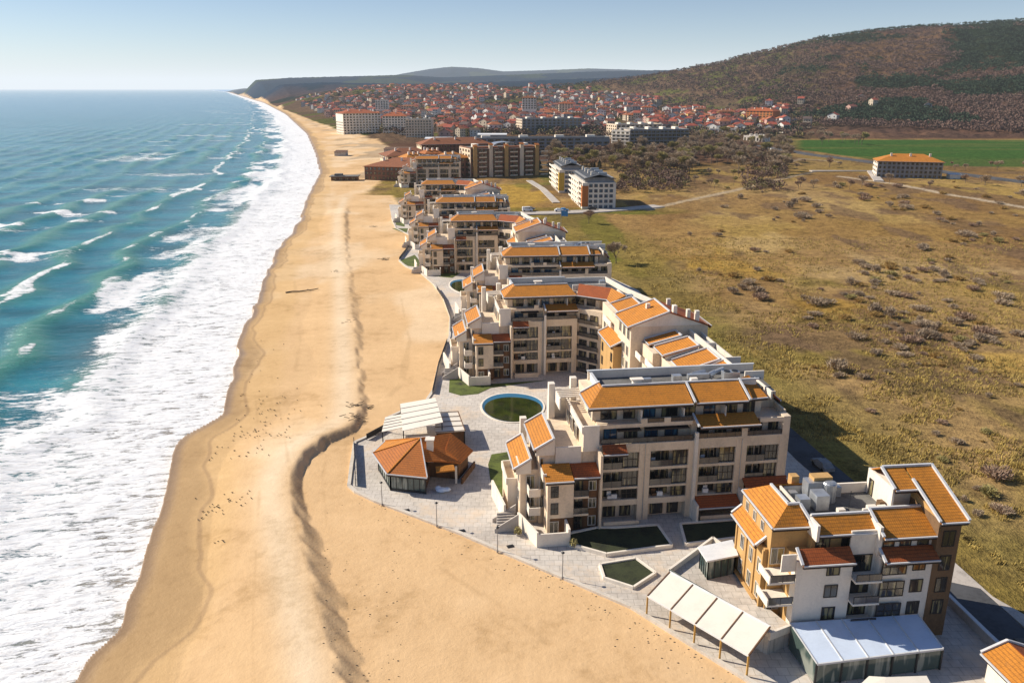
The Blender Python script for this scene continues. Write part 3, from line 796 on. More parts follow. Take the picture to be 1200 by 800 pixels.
    window(root, -6.6, -2.31, .2, 1.3, 1.8, cols=2, fr='wframe')
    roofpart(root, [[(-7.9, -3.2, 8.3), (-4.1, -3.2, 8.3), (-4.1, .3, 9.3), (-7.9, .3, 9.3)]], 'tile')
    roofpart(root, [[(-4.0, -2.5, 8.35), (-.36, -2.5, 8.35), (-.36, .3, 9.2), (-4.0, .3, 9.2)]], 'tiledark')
    # small tiled hood over the first bay
    roofpart(root, [[(.3, -1.3, 10.9), (3.6, -1.3, 10.9), (3.6, -.01, 11.8), (.3, -.01, 11.8)]], 'tiledark')
    # garden walls and planter in front of the sea end
    gw = MB()
    gw.prism([(-9.2, -5.3), (-5.2, -5.3), (-5.2, -5.05), (-9.2, -5.05)], 0, 1.9)
    gw.prism([(-9.4, -5.3), (-9.15, -5.3), (-10.9, .5), (-11.2, .5)], 0, 2.2)
    gw.prism([(-5.2, -5.3), (-4.9, -5.3), (-4.9, -2.6), (-5.2, -2.6)], 0, 2.4)
    gw.prism([(-12.9, 2.0), (-12.6, 2.0), (-13.5, 9.8), (-13.8, 9.8)], 0, 2.6)
    gw.build('garden_wall', M['white'], root)
    st = MB()
    for i in range(7): st.box(-14.2 + i * .05, -11.4, -.6 + i * .36, -.24 + i * .36, 0, .25 + i * .22)
    for k in (0, 1): st.hexa([(-14.5, -.9 + k * 2.8, 0), (-11.2, -.9 + k * 2.8, 0), (-11.2, -.7 + k * 2.8, 0), (-14.5, -.7 + k * 2.8, 0)],
                             [(-14.5, -.9 + k * 2.8, .6), (-11.2, -.9 + k * 2.8, 2.6), (-11.2, -.7 + k * 2.8, 2.6), (-14.5, -.7 + k * 2.8, .6)])
    st.build('steps', M['concrete'], root)
def roof_kit(root, x0, y0, z):
    """ducts and machines standing on the flat roof"""
    d = MB()
    d.box(x0, x0 + 3.2, y0, y0 + .7, z + .5, z + 1.2); d.tube((x0 + 3.2, y0 + .35, z + .85), (x0 + 4.6, y0 + 1.6, z + .85), .4)
    d.tube((x0 + 4.6, y0 + 1.6, z + .85), (x0 + 6.0, y0 + 1.7, z + 1.3), .4); d.tube((x0 + 1, y0 + 1.5, z + .6), (x0 + 3.4, y0 + 2.6, z + .6), .45)
    for i in range(3): d.tube((x0 + .5 + i * 1.6, y0 + .35, z), (x0 + .5 + i * 1.6, y0 + .35, z + .6), .12)
    d.build('duct', M['metal'], root)
    boxpart(root, 'air_unit', 'metal', [(x0 + 5.2, x0 + 7.6, y0 - .6, y0 + .6, z + .3, z + 1.5), (x0 - 2.2, x0 - .9, y0 + .1, y0 + 1.1, z + .1, z + 1.1), (x0 - 7.2, x0 - 5.4, y0 + .2, y0 + .9, z + .1, z + .8)])
    f = MB()
    for i in range(2): f.tube((x0 + 5.8 + i * 1.2, y0, z + 1.5), (x0 + 5.8 + i * 1.2, y0, z + 1.62), .45, n=12)
    f.build('fan', M['darkmetal'], root)

def front_slab(root, W=27.0, chamfer=False):  # the camera-facing slab shared by both blocks
    bays = [(.4, 5.6), (7.2, 12.6), (14.2, 19.4), (21.0, 25.7)] if W > 20 else [(.5, 5.7), (7.5, 12.9)]
    S = 13.3 if W > 20 else 6.9
    loggia_facade(root, W, bays, S)
    terraces(root)
    # right half, slightly proud pier between the halves
    boxpart(root, 'pier', 'white', [(S + .0, S + .45, -.45, .0, 0, 13.0)])
    # fourth floor
    boxpart(root, 'wall', 'plaster', [(0.05, S - .02, 2.0, 12.8, 11.6, 14.0), (S, W - .05, 1.6, 12.8, 11.6, 14.02)])
    mm = [(S, W, 0.0, .3, 11.6, 11.95)]
    if W > 20: mm += [(W - 1.0, W, 0.02, 1.6, 11.95, 14.6), (20.1, 20.9, .02, .3, 11.95, 14.0), (22.6, W - 1.0, .03, .3, 13.9, 14.5), (W - .3, W, 1.61, 12.8, 11.6, 14.9)]
    boxpart(root, 'parapet', 'plaster', mm)
    n = int(S / 2.9)
    for i in range(n):
        window(root, 1.9 + i * 2.9, 1.97, 11.75, 1.9, 2.0, cols=2, gl='glassblue' if i % 3 != 1 else 'glass')
    railing(root, .2, S - .1, .25, 11.7, .8)
    k = S + 1.2
    while k < W - 1.6:
        window(root, k + .5, 1.57, 11.75, 1.7, 2.05, cols=2); k += 2.6
    railing(root, S + .5, W - 1.05 if W > 20 else W - .1, .14, 11.95, .7)
    # awnings over the left half, stepped parapet above
    boxpart(root, 'awning', 'fascia', [(2.6, 5.9, .5, 2.0, 13.35, 13.47), (6.5, S - .6, .5, 2.0, 13.36, 13.48)] if W > 20 else [(2.2, 6.0, .5, 2.0, 13.35, 13.47)])
    pp = [(0, S - .05, .95, 1.2, 13.7, 14.25)]
    pp += [(x, x + .9, .94, 1.21, 14.25, 14.9) for x in ((5.9, 9.2) if W > 20 else (5.0,))]
    boxpart(root, 'parapet', 'plaster', pp)
    railing(root, 6.9, S - .2, 1.08, 14.25, .6)
    x1 = 22.4 if W > 20 else W
    roofpart(root, [[(S + .5, -.75, 13.95), (x1, -.75, 13.95), (x1, 1.9, 14.75), (S + .5, 1.9, 14.75)]], 'tile', trims=[((S + .25, -.8, 14.1), (S + .25, 1.9, 14.9))])
    # penthouse floor
    PW = W - 2.6 if W > 20 else W
    boxpart(root, 'wall', 'plaster', [(-.4, PW - .4, 3.2, 12.6, 14.02, 16.75)])
    k = 1.0; i = 0
    while k < PW - 1.2:
        window(root, k + .9, 3.17, 14.15, 1.7 if i % 3 else 2.3, 2.05, cols=2, fr='frame', gl=('glass', 'glass', 'glassblue')[i % 3]); k += 2.9; i += 1
    window(root, -.43, 4.8, 14.2, 1.6, 2.0, rz=-math.pi / 2, cols=2, fr='wframe')
    for i in range(int(PW / 3.2)):
        if i % 2: boxpart(root, 'partition', 'white', [(3.0 + i * 3.0, 3.12 + i * 3.0, 1.3, 3.15, 14.0, 16.0)])
    # hipped front roof
    e, t = 16.65, 18.15
    qs = [[(-1.3, 1.3, e), (S, 1.3, e), (S, 5.4, t), (1.4, 5.4, t)], [(S + .5, 1.3, e + .05), (PW - 3.2, 1.3, e + .05), (PW - 3.2, 5.4, t + .05), (S + .5, 5.4, t + .05)]] if W > 20 else [[(-1.3, 1.3, e), (W + .1, 1.3, e), (W - 1.2, 5.4, t), (1.4, 5.4, t)]]
    tr = [((-.9, 5.45, t + .1) if False else (1.4, 5.5, t + .12), (PW if W > 20 else W - 1.2, 5.5, t + .12)), ((S + .25, 1.2, e + .2), (S + .25, 5.5, t + .2))] if W > 20 else [((1.4, 5.5, t + .12), (W - 1.2, 5.5, t + .12))]
    if W > 20:
        qs.append([(PW - 2.7, 2.3, e - .1), (PW + .2, 2.6, e - .1), (PW - .6, 7.8, t - .1), (PW - 2.7, 6.4, t - .1)])
        tr += [((PW - 2.95, 1.2, e + .2), (PW - 2.95, 5.6, t + .25))]
    roofpart(root, qs, 'tile', trims=tr)
    roofpart(root, [[(-1.3, 7.2, e), (-1.3, 1.32, e), (1.4, 5.42, t), (1.4, 7.2, t)]], 'tile', trims=[((-1.3, 7.3, e + .1), (1.5, 7.3, t + .1))])
    # flat roof behind, sunk between parapets
    boxpart(root, 'flat_roof', 'deck', [(1.45, W - .6, 5.6, 12.5, 16.76, 16.95)])
    boxpart(root, 'parapet', 'white', [(1.42, W - 3.0 if W > 20 else W - 1.0, 5.5, 5.66, 16.96, 18.2), (.9, W - .5, 12.3, 12.55, 16.7, 18.1), (1.2, 1.44, 5.7, 12.3, 16.7, 17.9)])
    boxpart(root, 'roof_edge', 'gutter', [(.8, W - .4, 12.2, 12.65, 18.1, 18.2), (1.1, 1.5, 5.7, 12.2, 17.9, 18.0)])
    boxpart(root, 'chimney', 'white', [(6.0, 7.2, 5.9, 6.7, 17.0, 18.7), (5.7, 7.5, 5.8, 6.8, 18.7, 18.85)] + ([(14.5, 15.5, 6.0, 6.7, 17, 18.5)] if W > 20 else []))

# ---- proto A: the straight block
def make_block(name='apartment_building'):
    root = empty(name); W = 27.0
    front_slab(root, W)
    roof_kit(root, 15.0, 8.6, 16.95)
    # right rear: raised wall and outer tiled slope
    boxpart(root, 'wall', 'plaster', [(24.61, 26.9, 5.0, 12.85, 14.0, 16.4)])
    boxpart(root, 'parapet', 'white', [(24.0, 26.95, 9.4, 9.65, 16.4, 18.0), (25.2, 25.45, 3.0, 9.39, 16.0, 17.2)])
    roofpart(root, [[(26.9, 3.4, 15.6), (26.9, 12.8, 15.6), (25.5, 12.8, 16.9), (25.5, 3.4, 16.9)]], 'tiledark')
    # ground-level hoods on the right
    roofpart(root, [[(13.9, -2.0, 2.3), (20.0, -2.0, 2.3), (20.0, -.01, 3.2), (13.9, -.01, 3.2)]], 'tiledark')
    roofpart(root, [[(20.7, -1.6, 4.7), (27.2, -1.6, 4.7), (27.2, -.01, 5.6), (20.7, -.01, 5.6)]], 'tiledark')
    boxpart(root, 'side_wall', 'white', [(20.2, 20.5, -1.8, -.02, 0, 4.2), (27.0, 27.3, -1.9, -.02, 0, 5.4), (13.45, 13.75, -2.3, -.46, 0, 2.9)])
    # sloping terrace fronts on the shaded right gable
    for z in (3, 6, 9): window(root, 27.02, 6, z, 1.2, 1.5, rz=math.pi / 2, cols=2)
    return root
# ---- proto B: the L shaped block with its stepped wing
def make_lblock(name='apartment_building'):
    root = empty(name); W = 14.0
    front_slab(root, W, True)
    # chamfered corner
    c = MB()
    c.prism([(14.0, .9), (18.3, -3.6), (22, 2), (22, 12.5), (13.9, 12.5)], 0, 14.0)
    c.prism([(14.0, 3.4), (18.6, -.2), (22, 1), (22, 12.4), (13.9, 12.4)], 14.0, 16.7)
    c.prism([(18.4, -16.9), (29.3, -16.9), (24.4, 2), (22.9, 12.45), (22.02, 12.45), (22.02, -3.7), (18.4, -3.7)], 0, 16.4)
    c.build('wall', M['plaster'], root)
    ang = math.atan2(-4.5, 4.3)
    for z in (.3, 2.9, 5.4, 8.2, 11.0):
        b = MB(); dx, dy = math.cos(ang), math.sin(ang)
        cx, cy = 15.9, -1.5
        q = [(cx - dx * 2.6 - dy * -.3, cy - dy * 2.6 + dx * -.3)]
        b.prism([(cx - dx * 2.7, cy - dy * 2.7), (cx + dx * 2.7, cy + dy * 2.7), (cx + dx * 2.7 - dy * .9, cy + dy * 2.7 + dx * .9), (cx - dx * 2.7 - dy * .9, cy - dy * 2.7 + dx * .9)], z - .25, z - .03)
        b.build('balcony', M['plaster'], root)
        for s_ in (-1.3, 1.3): window(root, 16.12 + dx * s_, -1.33 + dy * s_ - .02, z + .05, 1.9, 2.0, rz=ang, cols=2, gl='glass')
        railing(root, cx - 2.6, cx + 2.6, cy, z, .9, rz=ang)
    for s_ in (-1.6, 1.0): window(root, 16.25 + math.cos(R(-38)) * s_, 1.55 + math.sin(R(-38)) * s_, 14.3, 2.0, 1.9, rz=R(-38), cols=2)
    e, t = 16.65, 18.15
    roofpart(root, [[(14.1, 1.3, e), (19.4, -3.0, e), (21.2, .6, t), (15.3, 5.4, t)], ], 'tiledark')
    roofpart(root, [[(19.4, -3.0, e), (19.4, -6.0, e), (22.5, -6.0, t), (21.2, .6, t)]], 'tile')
    m = MB(); m.prism([(13.5, 5.8), (22.0, 5.8), (22.0, -16.5), (29.0, -16.5), (24.1, 2), (22.6, 12.3), (13.5, 12.3)], 16.71, 16.9); m.build('flat_roof', M['darkdeck'], root)
    m = MB()
    for p, q in (((29.3, -16.9), (24.4, 2)), ((24.4, 2), (22.8, 12.4)), ((22.8, 12.4), (13.3, 12.4)), ((21.2, 5.6), (14, 5.6)), ((22.5, -6), (22.5, .5))): m.bar((*p, 17.3), (*q, 17.3), .28, 1.2)
    m.build('parapet', M['white'], root)
    roofpart(root, [[(30.6, -16.9, 15.4), (25.4, 3, 15.4), (24.5, 2.8, 16.6), (29.4, -17, 16.6)]], 'tiledark')
    # wing: main masses
    boxpart(root, 'wall', 'plaster', [(18.2, 32.4, -26.0, -17.0, 0, 17.4),
                                     (20.2, 32.0, -33.0, -26.01, 0, 14.6), (21.6, 32.6, -41.0, -33.01, 0, 14.2), (23.0, 33.0, -49.6, -41.01, 0, 13.8)])
    # gable block roof
    g = MB()
    for y in (-25.98, -17.3): g.hexa([(18.25, y, 17.3), (32.35, y, 17.3), (32.35, y + .25, 17.3), (18.25, y + .25, 17.3)], [(25.0, y, 19.75), (25.1, y, 19.75), (25.1, y + .25, 19.75), (25.0, y + .25, 19.75)])
    g.build('gable', M['white'], root)
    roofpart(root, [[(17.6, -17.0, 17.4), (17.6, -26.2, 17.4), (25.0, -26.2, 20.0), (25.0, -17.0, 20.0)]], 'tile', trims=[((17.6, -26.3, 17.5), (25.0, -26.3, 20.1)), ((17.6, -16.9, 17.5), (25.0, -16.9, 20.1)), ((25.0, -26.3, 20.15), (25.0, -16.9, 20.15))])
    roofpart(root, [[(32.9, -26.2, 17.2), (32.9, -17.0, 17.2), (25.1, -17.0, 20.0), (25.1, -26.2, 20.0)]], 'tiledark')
    boxpart(root, 'chimney', 'white', [(22.5, 23.2, -20.5, -19.8, 18.5, 20.1), (25.8, 26.5, -25.9, -24.9, 17.4, 21.0), (28.4, 29.0, -25.9, -25.1, 17.4, 20.2), (30.0, 30.7, -25.9, -25.1, 17.4, 19.9), (27.0, 27.7, -18.6, -18.0, 18.5, 20.4)])
    # stepped small roofs along the sunny side
    for (x0, x1, y0, y1, z0, z1) in ((19.3, 23.6, -13.2, -6.8, 16.7, 17.9), (20.6, 26.2, -29.6, -26.3, 15.1, 16.5), (21.2, 27.2, -35.6, -30.4, 15.0, 16.5), (22.4, 28.4, -42.2, -36.4, 14.4, 16.2), (24.0, 29.0, -49.4, -42.6, 14.2, 16.2)):
        roofpart(root, [[(x0, y1, z0), (x0, y0, z0), (x1, y0, z1), (x1, y1, z1)]], 'tile',
                 trims=[((x0, y0 - .1, z0 + .15), (x1, y0 - .1, z1 + .15)), ((x0, y1 + .1, z0 + .15), (x1, y1 + .1, z1 + .15)), ((x1 + .1, y0, z1 + .12), (x1 + .1, y1, z1 + .12))])
        m = MB(); m.hexa([(x0 + .6, y0 + .1, z0 - 3.0), (x1, y0 + .1, z0 - 3.0), (x1, y1 - .1, z0 - 3.0), (x0 + .6, y1 - .1, z0 - 3.0)],
                         [(x0 + .6, y0 + .1, z0 - .15), (x1, y0 + .1, z1 - .25), (x1, y1 - .1, z1 - .25), (x0 + .6, y1 - .1, z0 - .15)])
        m.build('wall', M['white'], root)
        window(root, x0 + .56, (y0 + y1) / 2, z0 - 2.6, min(2.2, (y1 - y0) * .6), 2.1, rz=-math.pi / 2, cols=2, fr='wframe')
        boxpart(root, 'balcony', 'white', [(x0 - 1.6, x0 - 1.4, y0, y1, z0 - 3.1, z0 - 2.0), (x0 - 1.4, x0 + .59, y0, y1, z0 - 3.1, z0 - 2.9)])
    # inner face: low box with roof, lower balconies
    boxpart(root, 'front_bay', 'tan', [(16.6, 18.19, -20.2, -10.5, 0, 11.9)])
    roofpart(root, [[(16.1, -10.2, 12.0), (16.1, -20.4, 12.0), (18.6, -20.4, 13.2), (18.6, -10.2, 13.2)]], 'tile', trims=[((16.1, -20.5, 12.1), (18.6, -20.5, 13.3)), ((16.1, -10.1, 12.1), (18.6, -10.1, 13.3))])
    for y in (-24.0, -21.6, -8.6, -6.2):
        for z in (3.0, 5.8, 8.6, 11.4):
            window(root, (18.38 if y > -20 else 18.18) - .02, y, z, 1.3, 1.9, rz=-math.pi / 2, cols=2, fr='wframe')
    for y in (-24.4, -21.6, -18.8):
        window(root, 18.17, y, 14.6, 1.5, 2.0, rz=-math.pi / 2, cols=2, fr='wframe')
    for z in (2.7, 5.5, 8.3):
        for y in (-19.0, -12.0): window(root, 16.57, y, z + .4, 1.1, 1.7, rz=-math.pi / 2, cols=2)
        for k, (xa, y0, y1) in enumerate(((20.2, -33.0, -26.5), (21.6, -41.0, -33.4), (23.0, -49.0, -41.4))):
            boxpart(root, 'balcony', 'white', [(xa - 1.6, xa - .01, y0, y1, z - .25, z - .05), (xa - 1.6, xa - 1.45, y0, y1, z - .05, z + .9)])
            window(root, xa - .03, (y0 + y1) / 2, z, 2.4, 2.0, rz=-math.pi / 2, cols=2)
    # spine parapets and outer lean-to roofs on the field side
    boxpart(root, 'parapet', 'white', [(28.9, 29.2, -49.6, -26.05, 14.0, 16.6), (31.2, 31.5, -40.0, -26.05, 14.0, 15.9), (29.2, 31.2, -33.2, -32.95, 14.0, 16.2), (29.2, 32.4, -41.2, -40.95, 13.6, 16.2), (24.5, 28.8, -49.59, -49.3, 13.8, 17.6)])
    boxpart(root, 'flat_roof', 'deck', [(29.21, 31.19, -40.9, -26.1, 14.61, 14.7)])
    roofpart(root, [[(32.8, -33.0, 13.6), (32.8, -26.2, 13.6), (31.5, -26.2, 14.9), (31.5, -33.0, 14.9)], [(33.2, -48.0, 13.4), (33.2, -34.0, 13.4), (31.6, -34.0, 15.0), (31.6, -48.0, 15.0)]], 'tiledark')
    boxpart(root, 'air_unit', 'metal', [(24.5, 26.1, -12, -10.6, 16.9, 18.1), (23.0, 24.4, -5, -3.9, 16.9, 17.9), (30.0, 31.0, -31.5, -30.4, 14.7, 15.7), (20.5, 21.8, 8, 9, 16.95, 18.0)])
    boxpart(root, 'wall', 'plaster', [(32.41, 33.6, -24.0, -19.0, 0, 12.5)])
    return root
U0 = Vector(G(700, 614) + (0,)) if False else Vector((11.9, 101.9, .1))
rot0 = R(7.5)
blockA = make_block(); blockA.location = U0; blockA.rotation_euler.z = rot0
tag(blockA, 'large cream terraced apartment block with long orange roofs right beside the pool', 'apartment building', 'terraced seaside apartment blocks')
blockB = make_lblock(); blockB.location = (-.2, 163.4, .1); blockB.rotation_euler.z = rot0
tag(blockB, 'L-shaped terraced block behind the pool with a stepped wing of small orange roofs', 'apartment building', 'terraced seaside apartment blocks')
def place(proto, loc, rz, label):
    c = copy_tree(proto); c.location = loc; c.rotation_euler.z = rz; c['label'] = label
    return c
place(blockA, (-1.0, 207.0, .1), R(4.5), 'straight terraced block just behind the L-shaped one, orange penthouse roofs and small second pool', )
place(blockB, (-18.6, 265.5, .1), R(5.0), 'smaller looking L-shaped terraced block with green plots on its beach side')
place(blockA, (-27.6, 311.0, .1), R(4.0), 'narrow looking straight terraced block, fifth back from the camera along the beach')
place(blockB, (-39.5, 372.0, .1), R(5.0), 'farthest L-shaped terraced block, in front of the low brown tiled hotel')

# ------------------------------------------------------------------ nearest building on the right
def near_building():
    root = empty('hotel_building', (30.1, 75.6, .1), R(6.0), 'nearest five storey building with white front, brown sides and machines on its flat deck', 'building')
    b = lambda n, m, bx: boxpart(root, n, m, bx)
    b('front_wall', 'white', [(0, 6.2, 0, 1.2, 0, 10.3), (6.2, 9.2, 1.0, 1.2, 0, 13.0), (9.2, 15.2, -.02, 1.2, 0, 10.3), (9.2, 15.2, .7, 1.19, 10.3, 12.6)])
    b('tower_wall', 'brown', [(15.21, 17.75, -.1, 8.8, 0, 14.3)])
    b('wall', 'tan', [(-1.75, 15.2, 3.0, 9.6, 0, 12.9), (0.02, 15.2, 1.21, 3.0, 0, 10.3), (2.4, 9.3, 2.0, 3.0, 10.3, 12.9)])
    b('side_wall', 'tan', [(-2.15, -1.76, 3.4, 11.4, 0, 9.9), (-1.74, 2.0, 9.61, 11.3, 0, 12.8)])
    b('rear_wall', 'white', [(12.2, 12.45, 4.2, 9.4, 12.9, 16.1), (12.46, 15.3, 5.5, 8.9, 12.9, 15.9)])
    b('roof_deck', 'deck', [(1.8, 12.2, 3.3, 9.5, 12.91, 13.02)])
    b('parapet', 'white', [(2.2, 12.2, 9.35, 9.6, 12.9, 14.2), (8.6, 15.2, 3.45, 3.7, 12.95, 14.15), (2.4, 8.6, 2.95, 3.2, 12.95, 14.0), (1.6, 1.8, 4.6, 9.3, 12.9, 14.4),
                              (9.0, 9.35, 0.4, 3.4, 10.3, 13.6), (2.25, 2.55, .9, 3.0, 12.0, 13.9)])
    # left part hip
    roofpart(root, [[(-1.8, 2.6, 12.9), (2.2, 2.6, 12.9), (1.9, 4.6, 14.5), (.5, 4.6, 14.5)], [(-1.8, 11.5, 12.9), (-1.8, 2.62, 12.9), (.48, 4.6, 14.5), (.48, 9.4, 14.5)],
                    [(2.0, 11.5, 12.9), (-1.8, 11.52, 12.9), (.48, 9.42, 14.5), (5.6, 9.42, 14.5)]], 'tile', trims=[((.5, 4.7, 14.6), (1.9, 4.7, 14.6)), ((.6, 4.7, 14.6), (.6, 9.4, 14.6)), ((1.9, 4.6, 14.6), (2.4, 1.6, 13.2))])
    roofpart(root, [[(-2.9, 11.4, 9.9), (-2.9, 4.3, 9.9), (-1.77, 4.3, 10.9), (-1.77, 11.4, 10.9)]], 'tile', trims=[((-2.9, 4.2, 10.0), (-1.7, 4.2, 11.0)), ((-2.9, 11.5, 10.0), (-1.7, 11.5, 11.0))])
    roofpart(root, [[(2.6, 1.0, 12.7), (9.0, 1.0, 12.7), (9.0, 3.0, 13.95), (2.6, 3.0, 13.95)]], 'tile', trims=[((2.5, 3.1, 14.0), (9.0, 3.1, 14.0))])
    roofpart(root, [[(9.35, .0, 12.5), (15.2, .0, 12.5), (15.2, 3.4, 14.1), (9.35, 3.4, 14.1)]], 'tile', trims=[((9.2, -.1, 12.8), (9.2, 3.4, 14.3)), ((9.3, 3.5, 14.2), (15.2, 3.5, 14.2))])
    roofpart(root, [[(15.1, -.5, 14.3), (18.2, -.5, 14.3), (18.2, 7.0, 17.2), (15.1, 7.0, 17.2)]], 'tile', trims=[((15.0, -.5, 14.45), (15.0, 5.2, 16.6)), ((18.25, -.5, 14.45), (18.25, 7.1, 17.35)), ((12.4, 7.1, 17.3), (18.2, 7.1, 17.3))])
    roofpart(root, [[(12.4, 4.0, 15.95), (14.85, 4.0, 15.95), (14.85, 7.0, 17.2), (12.4, 7.0, 17.2)]], 'tile', trims=[((12.3, 4.0, 16.1), (12.3, 7.1, 17.3))])
    roofpart(root, [[(18.2, 9.3, 16.0), (12.3, 9.3, 16.0), (12.3, 7.2, 17.2), (18.2, 7.2, 17.2)]], 'tile')
    g = MB()
    g.hexa([(15.23, -.1, 13.0), (15.5, -.1, 13.0), (15.5, 8.7, 13.0), (15.23, 8.7, 13.0)], [(15.23, -.1, 14.2), (15.5, -.1, 14.2), (15.5, 8.7, 16.2), (15.23, 8.7, 16.2)])
    g.hexa([(17.4, -.05, 14.2), (17.7, -.05, 14.2), (17.7, 8.7, 14.2), (17.4, 8.7, 14.2)], [(17.4, -.05, 14.25), (17.7, -.05, 14.25), (17.7, 7.0, 16.9), (17.4, 7.0, 16.9)])
    g.build('gable', M['tan'], root)
    # low hoods, their shade put into the darker tile colour
    roofpart(root, [[(.35, -.7, 10.25), (6.1, -.7, 10.25), (6.1, .9, 11.3), (.35, .9, 11.3)]], 'tiledark', trims=[((.2, -.75, 10.4), (.2, .95, 11.45))])
    roofpart(root, [[(9.3, -1.0, 10.2), (15.3, -1.0, 10.2), (15.3, .6, 11.1), (9.3, .6, 11.1)]], 'tiledark', trims=[((9.2, -1.05, 10.3), (9.2, .65, 11.2))])
    for z in (2.55, 5.3, 8.0):
        window(root, 4.05, -.03, z + .45, 1.5, 1.55, cols=2); window(root, 13.7, -.05, z + .45, 1.45, 1.6, cols=2)
        window(root, 16.5, -.13, z + .3, 1.3, 1.8, cols=2)
        window(root, 7.7, .97, z + .1, 2.3, 2.05, cols=2)
        window(root, 10.75, -.30, z + .25, 2.8, 1.9, cols=3, rows=2); b('window_box', 'white', [(9.21, 12.3, -.27, -.03, z - .1, z + .2)])
        b('balcony', 'white', [(6.21, 9.19, -.95, .99, z - .22, z + .0)]); railing(root, 6.3, 9.15, -.85, z, .85)
        b('side_balcony', 'white', [(-2.9, -.01, -.0, 2.95, z + 2.4, z + 2.6), (-2.9, -2.75, 0, 2.95, z + 2.6, z + 3.3)] if z < 7 else [(-1.6, -.02, .3, .5, z + 1.0, z + 3.0)])
        if z < 7: railing(root, -2.8, -.05, .05, z + 2.6, .9)
        window(root, -.9, 2.97, z + (.3 if z > 3 else .0), 1.5, 2.0, cols=2, fr='wframe')
    for x in (10.3, 12.2, 14.2): window(root, x, .67, 11.1, 1.3, 1.4, cols=1)
    window(root, 16.5, -.13, 11.2, 1.4, 1.9, cols=2)
    window(root, 7.0, 1.97, 10.5, 2.6, 2.1, cols=3); window(root, 3.6, 1.97, 10.5, 1.6, 2.0, cols=2)
    for z in (3.1, 6.2):
        for y in (4.4, 6.8, 9.4): window(root, -2.17, y, z + .2, .95, 1.8, rz=-math.pi / 2, cols=2, fr='wframe')
    for y in (5.4, 7.6, 9.8): window(root, -1.77, y, 11.1, .8, 1.2, rz=-math.pi / 2, cols=2, fr='wframe')
    # pilasters on the sunny side
    b('pilaster', 'tan', [(-2.3, -2.16, y, y + .3, 0, 9.7) for y in (3.42, 5.5, 8.0, 11.0)])
    b('window_ledge', 'tan', [(-2.7, -2.31, 4.2, 11.0, 3.05, 3.12)])
    # machines on the deck
    b('air_unit', 'metal', [(4.1, 5.6, 5.2, 7.0, 13.2, 15.0), (2.4, 3.6, 5.6, 6.9, 13.1, 14.5), (4.2, 6.0, 7.6, 9.1, 13.1, 15.4), (2.5, 3.3, 8.1, 8.9, 13.1, 14.0), (7.4, 8.6, 8.3, 9.2, 13.1, 14.3)])
    b('machine_housing', 'tan', [(5.0, 7.2, 8.0, 9.3, 13.1, 15.8), (3.2, 4.1, 9.7, 10.7, 14.0, 15.2)])
    d = MB(); d.tube((6.7, 7.6, 13.1), (6.7, 7.6, 15.3), .8, n=16); d.ball((6.7, 7.6, 15.3), .8, .8, .25, 12, 6); d.build('water_tank', M['metal'], root)
    b('roof_light', 'white', [(6.0, 6.8, 3.8, 4.4, 13.1, 14.0), (9.6, 10.6, 4.2, 4.7, 13.1, 14.0), (10.9, 11.8, 4.2, 4.7, 13.1, 13.9)])
    window(root, 12.18, 8.4, 13.1, .9, 2.0, rz=-math.pi / 2, cols=1); b('chimney', 'brown', [(11.4, 12.0, 5.0, 5.7, 13.0, 14.0)])
    a = MB(); a.tube((7.6, 4.6, 13.0), (7.6, 4.6, 15.8), .04)
    for z in (15.2, 15.5): a.bar((7.1, 4.6, z), (8.1, 4.6, z), .04, .04)
    a.build('antenna', M['darkmetal'], root)
near_building()
def poly_obj(name, mat, poly, z0, z1, label=None, cat=None, kind=None, parent=None):
    m = MB(); m.prism(poly, z0, z1); o = m.build(name, M[mat], parent)
    return tag(o, label, cat, None, kind)
# terrace podium in front of the tan wall
pod = empty('terrace', (0, 0, 0), 0, 'raised paved terrace with a pale front wall between canopy and nearest building', 'terrace')
m = MB(); PODP = [(27.3, 74.0), (30.0, 75.4), (28.4, 78.8), (27.6, 88.0), (25.6, 92.4), (18.6, 85.0)]
m.prism(PODP, .1, 2.75); m.build('podium', M['paving'], pod)
m = MB()
for p, q in zip([(18.6, 85.0), (25.6, 92.4)], [(25.6, 92.4), (27.6, 88.2)]): m.bar((*p, 3.1), (*q, 3.1), .3, .8)
m.bar((30.0, 75.3, 2.5), (27.3, 73.9, 2.5), .3, .9); m.bar((27.3, 74.0, 2.6), (18.7, 84.7, 2.6), .25, .5)
m.build('parapet', M['white'], pod)
m = MB(); m.bar((27.1, 74.2, 3.3), (18.6, 84.7, 3.3), .04, .9); m.build('glass_screen', M['conservatory'], pod)
gh = empty('glass_pavilion', (0, 0, 0), 0, 'small glass-walled room with flat white roof on the raised terrace', 'pavilion')
P4 = [(23.0, 84.0), (26.4, 85.2), (26.6, 88.0), (22.6, 86.4)]
m = MB(); m.prism([(22.7, 83.6), (26.7, 84.9), (26.9, 88.4), (22.3, 86.7)], 5.3, 5.5); m.build('roof', M['white2'], gh)
m = MB(); m.prism(P4, 2.76, 5.28); m.build('glass_wall', M['conservatory'], gh)
m = MB()
for i in range(4):
    a, b_ = Vector(P4[i]), Vector(P4[(i + 1) % 4])
    for k in range(5):
        q = a.lerp(b_, k / 4); m.box(q.x - .06, q.x + .06, q.y - .06, q.y + .06, 2.77, 5.3)
m.build('frame', M['darkmetal'], gh)
